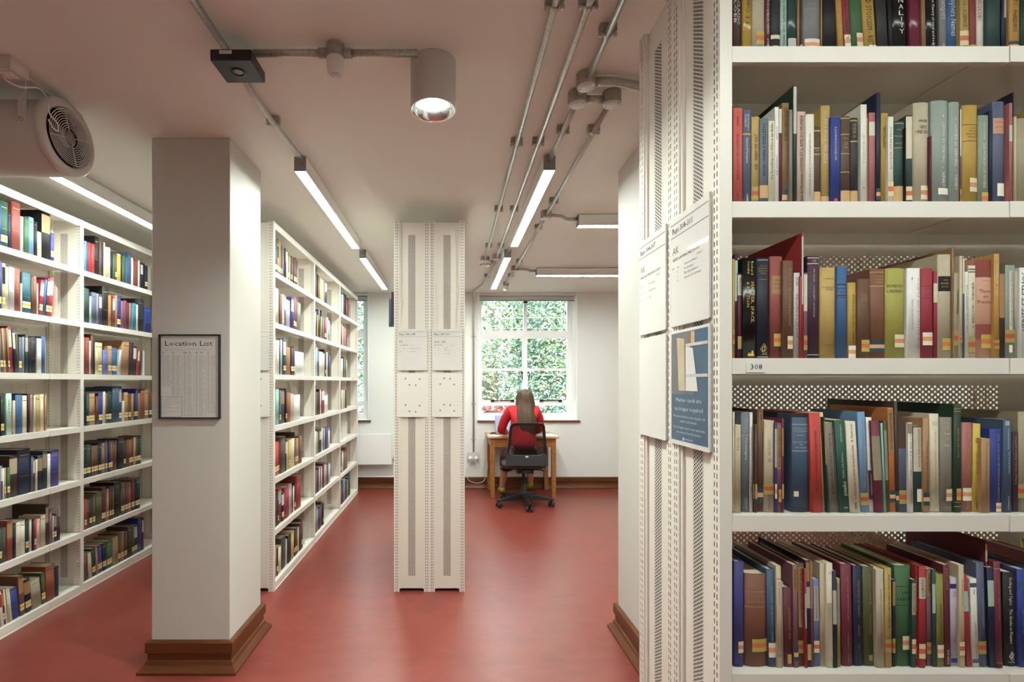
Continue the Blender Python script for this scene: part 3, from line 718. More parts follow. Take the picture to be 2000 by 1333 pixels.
# ---------------------------------------------------------------- signs on end panels
def sign(O, U, N, u0, u1, v0, v1, label, kind, **t):
    w = u1-u0; h = v1-v0; U = Vector(U); N = Vector(N); Oo = Vector(O)+U*u0+Vector((0, 0, v0))+N*.001
    rt = empty('bay_sign' if kind != 'plate' else 'blank_plate', Oo, label, 'sign' if kind != 'plate' else 'metal plate')
    def B(): return MB(Oo, U, (0, 0, 1), N)
    if kind == 'plate':
        k = B().use('shelf_front'); k.fbox(0, w, 0, h, 0, .004); k.build('plate', rt, bevel=.001)
        k = B().use('ink_grey')
        pts = [(.27, .87), (.73, .86), (.40, .73), (.60, .72)] if t['up'] else [(.40, .88), (.60, .87), (.27, .75), (.73, .74)]
        for (a, c) in pts:
            for dv in (0, -.6):
                k.use('shelf_steel'); k.lathe(k.fp(a*w, (c+dv)*h, .0041), N, [(.0075, 0), (.006, .0015), (.0045, .0)], 16)
                k.use('ink_grey'); k.disc(k.fp(a*w, (c+dv)*h, .0047), N, .0045, 14)
        k.build('bolt_hole', rt)
        return
    k = B().use('paper_white'); k.fbox(.002, w-.002, .002, h-.002, .001, .004); k.build('card', rt)
    k = B().use('clear_acrylic'); k.fquad(0, w, 0, h, .0062); k.build('acrylic_cover', rt)
    k = B().use('lid_grey'); k.fbox(0, .0015, 0, h, 0, .0042); k.fbox(w-.0015, w, 0, h, 0, .0042); k.fbox(0, w, 0, .002, 0, .0042); k.build('holder_edge', rt)
    if kind == 'bay':
        k = B().use('ink'); e = .0045
        k.fbox(.004, w-.004, h*.930, h*.9335, .004, e); k.fbox(.004, w-.004, h*.812, h*.8155, .004, e)
        k.text(t['head'], w*.07, h*.848, h*.052, e, maxw=w*.68)
        k.build('bay_heading', rt)
        k = B().use('ink_olive'); k.text(t['code'], w*.07, h*.655, h*.068, e); k.build('class_letters', rt)
        k = B().use('ink'); k.text(t['subj'], w*.07, h*.595, h*.026, e, maxw=w*.82); k.use('ink_grey')
        k.text('continued', w*t.get('cx', .5), h*t.get('cy', .595), h*.018, e, maxw=w*.2)
        for (a, s, q, r) in t['rows']:
            if q: k.text(q, w*.07, h*a, h*.02, e)
            if s: k.text(s, w*.2, h*a, h*.018, e)
            k.text(r, w*.4, h*a, h*.021, e, maxw=w*.5)
        k.build('small_print', rt)
    elif kind == 'poster':
        k = B().use('poster_blue'); k.fbox(.008, w-.008, .012, h*.44, .004, .0046); k.build('blue_panel', rt)
        k = B(); e = .0046
        k.use('laptop_grey'); k.fbox(.008, w*.62, h*.44, h*.97, .004, e); k.use('poster_blue'); k.fbox(w*.62, w-.008, h*.44, h*.97, .004, e)
        k.use('page_cream'); k.poly_prism([k.fp(w*a, h*c, e+.0002) for a, c in ((.25, .47), (.42, .47), (.40, .91), (.20, .93))], Vector(N)*.0002)
        k.use('paper_white'); k.poly_prism([k.fp(w*a, h*c, e+.0006) for a, c in ((.44, .47), (.74, .47), (.62, .82), (.44, .85))], Vector(N)*.0002)
        k.use('lid_grey'); k.fbox(w*.44, w*.96, h*.585, h*.61, e, e+.0009); k.fbox(w*.44, w*.96, h*.84, h*.865, e, e+.0009)
        k.use('oak'); k.fbox(w*.50, w*.56, h*.865, h*.96, e, e+.0007); k.use('page_cream'); k.fbox(w*.57, w*.66, h*.865, h*.96, e, e+.0007)
        k.build('picture_area', rt)
        k = B().use('paper_white'); e = .0052
        k.text('Marker cards are', w*.5, h*.375, h*.036, e, align='c', w=w*.64); k.text('no longer required', w*.5, h*.300, h*.036, e, align='c', w=w*.70)
        k.text('We have decided to stop using the old', w*.5, h*.240, h*.022, e, align='c', w=w*.80); k.text('marker card system', w*.5, h*.200, h*.022, e, align='c', w=w*.42)
        k.text('You no longer need to note any books', w*.5, h*.145, h*.022, e, align='c', w=w*.80); k.text('you remove from the shelves', w*.5, h*.105, h*.022, e, align='c', w=w*.62)
        k.text('LIBRARIES', w*.52, h*.055, h*.014, e, align='c', w=w*.2); k.disc(k.fp(w*.38, h*.06, e), N, w*.022, 12)
        k.build('poster_lettering', rt)
def ez(y): return at_depth(0, y, YE).z
def eu(x): return at_depth(x, 0, YE).x-XE
EO = (XE, YE, 0); EU = (1, 0, 0); EN = (0, -1, 0)
sign(EO, EU, EN, eu(776), eu(835), ez(724), ez(643), 'white bay sign reading Bays 286-288, FP geography'.replace('Bays', 'bays'), 'bay', head='Bays 286-288', code='FP', subj='GEOGRAPHY', cx=.45,
     rows=[(.525, '(Eur)', 'FP', 'Topography & history'), (.45, '', 'FPX', 'Geographers')])
sign(EO, EU, EN, eu(844), eu(903), ez(724), ez(643), 'white bay sign reading bays 289-291, AA and AF philosophy', 'bay', head='Bays 289-291', code='AA, AF', subj='PHILOSOPHY', cx=.6,
     rows=[(.545, 'A', 'AA', 'General'), (.51, 'B', '', 'Texts'), (.475, 'C', '', 'Dictionaries'), (.40, 'A-Z', 'AF', 'Late antiquity')])
sign(EO, EU, EN, eu(776), eu(836), ez(815), ez(729), 'blank white plate with bolt holes under the 286-288 sign', 'plate', up=True)
sign(EO, EU, EN, eu(844), eu(903), ez(815), ez(729), 'blank white plate with bolt holes under the 289-291 sign', 'plate', up=False)
MO = (XM-CW, YE, 0)
mu = lambda x: at_depth(x, 0, YE).x-(XM-CW)
sign(MO, EU, EN, mu(526)-.196, mu(526), ez(724), ez(643), 'white bay sign half hidden by the square column, its number ending in 5', 'bay', head='Bays 283-285', code='FP', subj='GEOGRAPHY', rows=[(.52, 'A', 'FP', 'Travel')])
sign(MO, EU, EN, mu(526)-.196, mu(526), ez(815), ez(729), 'blank white plate half hidden by the square column', 'plate', up=True)
RO = (XRC, YFR+CW, 0); RU = (0, -1, 0); RN = (-1, 0, 0)
def rzz(y, px): return EYE-(y-PY)*at_side(px, XRC)/F
def ru(px): return YFR+CW-at_side(px, XRC)
sign(RO, RU, RN, ru(1250)+.005, ru(1304), rzz(644, 1304), rzz(437, 1304), 'glossy white bay sign reading bays 304-307, AK', 'bay', head='Bays 304-307', code='AK', subj='GREEK & ROMAN PHILOSOPHY', cx=.66, cy=.555,
     rows=[(.50, 'A', 'AK', 'Pre-Socratics'), (.43, 'B', 'AK', 'Socrates, Plato'), (.36, 'C-D', 'AK', 'Texts')])
sign(RO, RU, RN, ru(1313), ru(1390), rzz(622, 1390), rzz(374, 1390), 'glossy white bay sign reading bays 308-311, AK, nearest the shelved books', 'bay', head='Bays 308-311', code='AK', subj='GREEK & ROMAN PHILOSOPHY', cx=.7, cy=.555,
     rows=[(.52, 'A-C', 'AK', 'General continued'), (.48, 'D', '', 'Pre-Socratics'), (.44, 'E', '', 'Plato & his followers'), (.40, 'F-J', '', 'Aristotle & his followers')])
sign(RO, RU, RN, ru(1250)+.005, ru(1304), rzz(862, 1304), rzz(650, 1304), 'empty white sign holder under the 304-307 sign', 'blank')
sign(RO, RU, RN, ru(1313), ru(1391), rzz(886, 1391), rzz(630, 1391), 'blue poster saying marker cards are no longer required', 'poster')
# ---------------------------------------------------------------- location list on the column
YC = 2.325; fxx0, fxx1 = at_depth(313.5, 0, YC).x, at_depth(432, 0, YC).x; fz0, fz1 = at_depth(0, 818, YC).z, at_depth(0, 654, YC).z
w = fxx1-fxx0; h = fz1-fz0
rt = empty('notice_frame', (fxx0, YC, fz0), 'black framed location list hanging on the square column', 'framed notice')
def LB(): return MB((fxx0, YC-.001, fz0))
k = LB().use('black_plastic'); k.fbox(0, .006, 0, h, 0, .016); k.fbox(w-.006, w, 0, h, 0, .016); k.fbox(.006, w-.006, 0, .006, 0, .016); k.fbox(.006, w-.006, h-.006, h, 0, .016); k.build('frame', rt, bevel=.001)
k = LB().use('paper_white'); k.fbox(.006, w-.006, .006, h-.006, .004, .006); k.build('sheet', rt)
k = LB().use('ink'); e = .0065
k.text('Location List', w*.48, h*.865, h*.062, e, align='c', w=w*.78); k.fbox(w*.1, w*.87, h*.822, h*.8235, .006, e); k.build('title', rt)
k = LB().use('ink'); R2 = random.Random(4)
cols = [(.045, 'A', 24), (.215, 'B', 31), (.40, 'EA - FL', 46), (.59, 'FK - FP', 46), (.785, 'G', 44)]
for cx, hd, n in cols:
    k.use('ink'); k.text(hd, w*cx, h*.772, h*.022, e, maxw=w*.13)
    k.use('ink_grey')
    for i in range(n):
        z = h*(.744-i*.0158)
        k.text(R2.choice(('AAR', 'BK', 'EA2', 'FL4', 'GB', 'FK1')), w*cx, z, h*.009, e, w=w*.035); k.text('bay %d-%d' % (200+i, 204+i), w*(cx+.055), z, h*.009, e, w=w*R2.uniform(.05, .09))
for cx in (.20, .372, .56, .755): k.fbox(w*cx, w*(cx+.0025), h*.03, h*.74, .006, e-.0003)
k.use('paper_white'); k.fbox(w*.03, w*.365, h*.02, h*.262, .006, e)
k.use('ink_grey')
for a, c, q, r in ((.03, .365, .02, .0225), (.03, .365, .2595, .262), (.03, .034, .02, .262), (.361, .365, .02, .262)): k.fbox(w*a, w*c, h*q, h*r, e, e+.0004)
for i, s in enumerate(('NOTES ON THIS LIST', 'Not all classmarks shown here are', 'on the open shelves of this floor. Please', 'ask at the desk if you need any help', 'finding a book.', 'Maps, folios and theses are on the floor', 'below.', 'Oversize books are at the end of a run', 'of bays')):
    k.text(s, w*(.05 if i else .12), h*(.243-i*.0235), h*.011, e+.0004, maxw=w*.29)
k.build('printed_columns', rt)
k = LB().use('clear_acrylic'); k.fquad(.006, w-.006, .006, h-.006, .010); k.build('glazing', rt)
# ================================================================ books
PAL = dict(black='17171a', charcoal='2f2f33', navy='1f2647', midnight='171c30', royal='2a3f95', blue='34659a', slate='5b6481', steel='3f5a78', sky='6d9cc8', teal='1f6470', aqua='8cc7b8', mint='b9d8cc',
    sage='8e9b8a', palesage='96a49b', green='3d6d42', darkgreen='22402f', forest='1d5a45', bottle='2b4d4a', olive='8e8a35', lime='a9a43c', moss='55592c', mustard='c09a2e', gold='c3a351', yellow='dcbb3a', ochre='c8963c', paleyellow='e2d391',
    cream='e3d9bd', ivory='ebe6d8', white='eeece8', lilac='c3b9cd', palegrey='c6c5c0', grey='85868a', taupe='8d8577', linen='c2b498', beige='cdbb98', tan='b58a5a', kraft='9a7648', brown='6f4a32', chestnut='84513a', umber='4b382c', oldleather='5d4636', rust='a2512f', orange='d27a2c',
    coral='d55a4a', red='b3272b', scarlet='cf3a2c', crimson='a5283d', brick='99463d', maroon='6a2330', wine='7d2740', plum='46233a', purple='483466', violet='44418c', periwinkle='6a78b8', rose='b56a68', salmon='d39a80', pink='dcb4a5', mauve='8a5a68', magenta='8c3a62', turquoise='2f8fa3', bluegrey='6d7986', dun='a79a7c')
WORDS = dict(royal='royal blue', sky='sky blue', palesage='pale blue-green', darkgreen='dark green', bottle='dark teal', paleyellow='pale yellow', palegrey='pale grey', oldleather='old brown leather', bluegrey='blue-grey', steel='steel blue', slate='slate blue', midnight='blue-black', kraft='kraft brown', moss='moss green', forest='emerald green', gold='straw gold', dun='drab tan', violet='violet blue', sage='sage green', lime='lime olive', mint='pale mint', umber='dark umber')
def nm(c): return WORDS.get(c, c)
def bc(c):
    r = lin(PAL.get(c, c)); g = .3*r[0]+.59*r[1]+.11*r[2]
    return (*[.86*(x*.88+g*.12) for x in r[:3]], 1)
def spine_y(x, w, b): return b*((2*x/w-1)**2)
def bx_faces(mb, M, x0, x1, y0, y1, z0, z1):
    mb.add([M @ Vector((x, y, z)) for z in (z0, z1) for y in (y0, y1) for x in (x0, x1)],
           [(0, 2, 3, 1), (4, 5, 7, 6), (0, 1, 5, 4), (2, 6, 7, 3), (0, 4, 6, 2), (1, 3, 7, 5)])
def cover(mb, M, w, d, h, col, b, t, seg=6):
    """cloth case: rounded spine and two boards, one closed shell"""
    mb.col = col
    t = min(t, w*.3)
    outer = [(0, d)]+[(w*i/seg, spine_y(w*i/seg, w, b)) for i in range(seg+1)]+[(w, d)]
    inner = [(t, d)]+[(t+(w-2*t)*i/seg, spine_y(t+(w-2*t)*i/seg, w, b)+t) for i in range(seg+1)]+[(w-t, d)]
    n = len(outer); base = len(mb.v)
    for z in (0, h):
        mb.v += [M @ Vector((x, y, z)) for x, y in outer]; mb.v += [M @ Vector((x, y, z)) for x, y in inner]
    o0, i0, o1, i1 = base, base+n, base+2*n, base+3*n
    for k in range(n-1):
        mb.smooth = 1 <= k < n-2
        mb.face((o0+k, o0+k+1, o1+k+1, o1+k)); mb.smooth = False
        mb.face((i0+k+1, i0+k, i1+k, i1+k+1))
        mb.face((o1+k, o1+k+1, i1+k+1, i1+k)); mb.face((i0+k, i0+k+1, o0+k+1, o0+k))
    mb.face((o0, o1, i1, i0)); mb.face((o0+n-1, i0+n-1, i1+n-1, o1+n-1))
def patch(mb, M, w, b, xa, xb, z0, z1, col, off=.0003, seg=5):
    mb.col = col; i0 = len(mb.v)
    for i in range(seg+1):
        x = w*(xa+(xb-xa)*i/seg)
        for z in (z0, z1): mb.v.append(M @ Vector((x, spine_y(x, w, b)-off, z)))
    for i in range(seg): q = i0+2*i; mb.face((q, q+2, q+3, q+1))
TAPES = dict(a=(.42, 1, ('d9cda8', 'c98873', 'd9cda8')), b=(0, 1, ('a08f4c', 'b0503c', 'a08f4c')), c=(0, 1, ('21424b', 'd5a47a', '21424b')), d=(0, 1, ('bf9b6c',)), e=(0, 1, ('d8c79c', 'c5694b', 'd8c79c')),
             f=(.1, 1, ('ddd8c8', 'd79a68', 'ddd8c8')), g=(.35, 1, ('e6e0d2',)), h=(.3, 1, ('b9a24d', 'c57049', 'b9a24d')), y=(.05, .95, ('d9d2bb', 'd8a928', 'd9d2bb')))
BCOUNT = [0]
def make_book(loc, rz, w, h, d, color, lean=0, pivot='l', soft=False, gloss=False, tape=None, tz=None, bands=(), text=(), label=None, group=None, parts=True):
    """a book as one thing: its case with page block, classmark label, spine panel and lettering as parts"""
    b = 0.0004 if soft else min(.10*w, .0045)
    mb = MB().use('book_gloss' if gloss else 'book_cloth'); I = Matrix.Identity(4)
    if pivot == 'r': I = Matrix.Translation((-w, 0, 0))
    cover(mb, I, w, d, h, bc(color), b, .0008 if soft else .0028)
    o = mb.build('book', origin=(0, 0, 0)); o.location = loc; o.rotation_euler = (0, math.radians(-lean), rz)
    t = min(.0008 if soft else .0028, w*.3); q = .0005 if soft else .003
    pg = MB().use('page_cream'); pg.mats = ['page_cream']
    bx_faces(pg, I, t, w-t, b+t+.0005, d-q, q, h-q); pg.build('pages', o)
    if bands:
        for (z0, z1, c, *xx) in bands:
            xa, xb = xx if xx else (0, 1); k = MB().use('book_cloth')
            patch(k, I, w, b, xa, xb, h*z0, h*z1, bc(c), .0002+.00003*(bands.index((z0, z1, c, *xx)) % 5)); k.build('spine_stripe', o)
    if tape:
        xa, xb, cs = TAPES[tape]; z0, z1 = tz or (.030, .062); k = MB().use('book_cloth'); n = len(cs)
        for i, c in enumerate(cs[::-1]): patch(k, I, w, b, xa, xb, z0+(z1-z0)*i/n, z0+(z1-z0)*(i+1)/n, lin(c), .0005)
        k.build('classmark_label', o)
    if text:
        k = MB().use('book_cloth')
        for (s, c, dr, z0, z1, *xx) in text:
            xa, xb = xx if xx else (.28, .72)
            vs, fs, (W, H) = glyphs(s); k.col = bc(c); i0 = len(k.v)
            for (gx, gy) in vs:
                if dr == 'd': x = w*(xa+(xb-xa)*gy/H); z = h*(z1-(z1-z0)*gx/W)
                elif dr == 'u': x = w*(xb-(xb-xa)*gy/H); z = h*(z0+(z1-z0)*gx/W)
                else: x = w*(xa+(xb-xa)*gx/W); z = h*(z0+(z1-z0)*gy/H)
                k.v.append(I @ Vector((x, spine_y(x, w, b)-.0008, z)))
            for f in fs: k.face([i0+i for i in f])
        k.build('lettering', o)
    tag(o, label, 'book', group)
    BCOUNT[0] += 1
    return o
ORD = 'first second third fourth fifth sixth seventh eighth ninth tenth eleventh twelfth thirteenth fourteenth fifteenth sixteenth seventeenth eighteenth nineteenth twentieth'.split()
def ordn(i):
    if i < 20: return ORD[i]
    t = ('twenty', 'thirty', 'forty')[(i+1)//10-2]
    r = (i+1) % 10
    return (t+'-'+ORD[r-1]) if r else {'twenty': 'twentieth', 'thirty': 'thirtieth', 'forty': 'fortieth'}[t]
def Tl(*a): return a
# near bookcase; each: x0, x1 (foot of the spine), y of its top, colour, what it looks like, options
R1 = [
 (1427, 1431, -60, 'rust', 'thin rust book against the end post', dict(soft=1)),
 (1432, 1448, -40, 'umber', 'dark brown book with white stacked lettering', dict(text=[Tl('LOEB', 'white', 'd', .42, .72, .1, .42), Tl('CLASSIC', 'white', 'd', .40, .72, .5, .85)])),
 (1451, 1470, -25, 'mustard', 'shiny mustard book with dark script', dict(gloss=1, text=[Tl('F. E. Coster', 'umber', 'u', .45, .85)])),
 (1470, 1494, -50, 'linen', 'linen-coloured book with a blue foot', dict(bands=[(0, .085, 'blue')], tape='h', tz=(.018, .046), text=[Tl('1956', 'white', 'h', .01, .06, .4, .8)])),
 (1494, 1506, -30, 'maroon', 'slim maroon book with white lettering up the spine', dict(text=[Tl('SCHIBOLO  -  DENKEN DES PSEUDO DIONYSIOS', 'ivory', 'u', .03, .9)])),
 (1506.5, 1524, -28, 'charcoal', 'charcoal book with a cream strip and gilt crest', dict(bands=[(.20, .26, 'cream'), (.01, .10, 'gold', .2, .8)])),
 (1525, 1537, -22, 'mint', 'pale mint book covered in dark lettering', dict(gloss=1, text=[Tl('PLATO ON PARTS AND WHOLES', 'bottle', 'd', .03, .95)])),
 (1538, 1557, -35, 'bottle', 'teal book speckled with white dots', dict(gloss=1, bands=[(.0, .22, 'palegrey', .1, .95)], text=[Tl('.......................', 'white', 'u', .2, .95, .7, 1.6)])),
 (1557.5, 1563, -10, 'tan', 'narrow bare tan board', dict(soft=1)),
 (1563.5, 1569, -15, 'umber', 'narrow dark brown book with a red foot label', dict(tape='e', tz=(.0, .02))),
 (1569.5, 1603, -38, 'grey', 'thick grey cloth book with a gilt title and pale labels', dict(text=[Tl('DILTHEY', 'gold', 'h', .66, .69)], tape='f', tz=(.006, .03), bands=[(.605, .612, 'gold', .15, .85)])),
 (1603.5, 1607, -12, 'tan', 'sliver of a tan pamphlet', dict(soft=1)),
 (1608, 1637, -30, 'black', 'broad black book with a small gilt shield', dict(bands=[(.0, .045, 'gold', .45, .85)])),
 (1638, 1649, -20, 'ochre', 'ochre book patterned with gilt letters', dict(ln=3, text=[Tl('NOUS SOI POLIS', 'yellow', 'd', .2, .9)])),
 (1650, 1664, -25, 'crimson', 'crimson book with a cream and pink classmark', dict(ln=3.5, tape='f', tz=(.012, .04), text=[Tl('STOICS - LIBERTY', 'umber', 'd', .2, .9)])),
 (1665, 1689, -34, 'green', 'grass green book with a cream and pink classmark', dict(ln=3.5, tape='a', tz=(.014, .044))),
 (1690, 1714, -30, 'mustard', 'orange-yellow book lettered STOICISM', dict(ln=3.5, tape='g', tz=(.0, .018), text=[Tl('AND STOICISM - RIST', 'umber', 'd', .1, .9)])),
 (1716, 1737, -25, 'charcoal', 'charcoal book with a gilt crest at the foot', dict(ln=3, bands=[(.0, .07, 'gold', .3, .7)])),
 (1738, 1746, -15, 'black', 'narrow black book between a gilt crest and white capitals', dict(ln=2.5)),
 (1747, 1778, -36, 'black', 'glossy black book with white capitals stacked one above another', dict(gloss=1, ln=2, text=[Tl(c, 'white', 'h', .28+.085*i, .345+.085*i, .47 if c == 'I' else .35, .53 if c == 'I' else .65) for i, c in enumerate('YTILANOITAR'[:8])]+[Tl('KNOX', 'white', 'h', .06, .08, .35, .65)])),
 (1779, 1801, -30, 'wine', 'wine red leather book with a sheen', dict(ln=1.5, gloss=1)),
 (1801.5, 1809, -22, 'kraft', 'thin kraft brown volume', dict(ln=1.2, soft=1)),
 (1810, 1832, -26, 'black', 'shiny black book with a white squiggle of script', dict(gloss=1, ln=1, text=[Tl('Ancient Theory of mind and body', 'white', 'd', .12, .95, .5, .75)])),
 (1836, 1850, -30, 'grey', 'grey book lettered ANTIQUITY', dict(ln=.8, text=[Tl('LATE ANTIQUITY', 'ivory', 'd', .5, .95, .2, .75), Tl('OXFORD', 'ivory', 'd', .0, .16, .3, .7)])),
 (1850.5, 1876, -32, 'blue', 'bright blue book with big white lettering', dict(ln=.6, text=[Tl('Philosophers Names', 'white', 'd', .26, .98, .3, .75), Tl('O', 'white', 'h', .01, .05, .35, .65)])),
 (1876.5, 1894, -24, 'gold', 'straw gold book with a pale pink classmark', dict(ln=.5, tape='e', tz=(.014, .046), text=[Tl('ETHICS - SCIENCE', 'umber', 'd', .38, .95)])),
 (1894.5, 1908, -20, 'brick', 'brick red book with one gold band', dict(ln=.5, bands=[(.115, .155, 'gold')])),
 (1908.5, 1927, -26, 'ivory', 'ivory book with red lettering', dict(text=[Tl('PREUVES DE DIEU', 'red', 'd', .5, .95, .1, .45), Tl('essai philosophique', 'grey', 'd', .3, .95, .6, .85)])),
 (1929, 1956, -30, 'bottle', 'broad dark teal cloth book without markings', dict()),
 (1957, 1971, -24, 'navy', 'navy book with a pale panel above', dict(bands=[(.55, 1, 'palegrey', .3, 1)])),
 (1972, 1993, -28, 'ochre', 'ochre book with a dark and tan classmark', dict(tape='c', tz=(.002, .024), text=[Tl('PLATO - PHAEDRUS', 'umber', 'd', .3, .9)])),
 (1993.5, 2014, -26, 'darkgreen', 'dark green book cut by the picture edge', dict()),
]
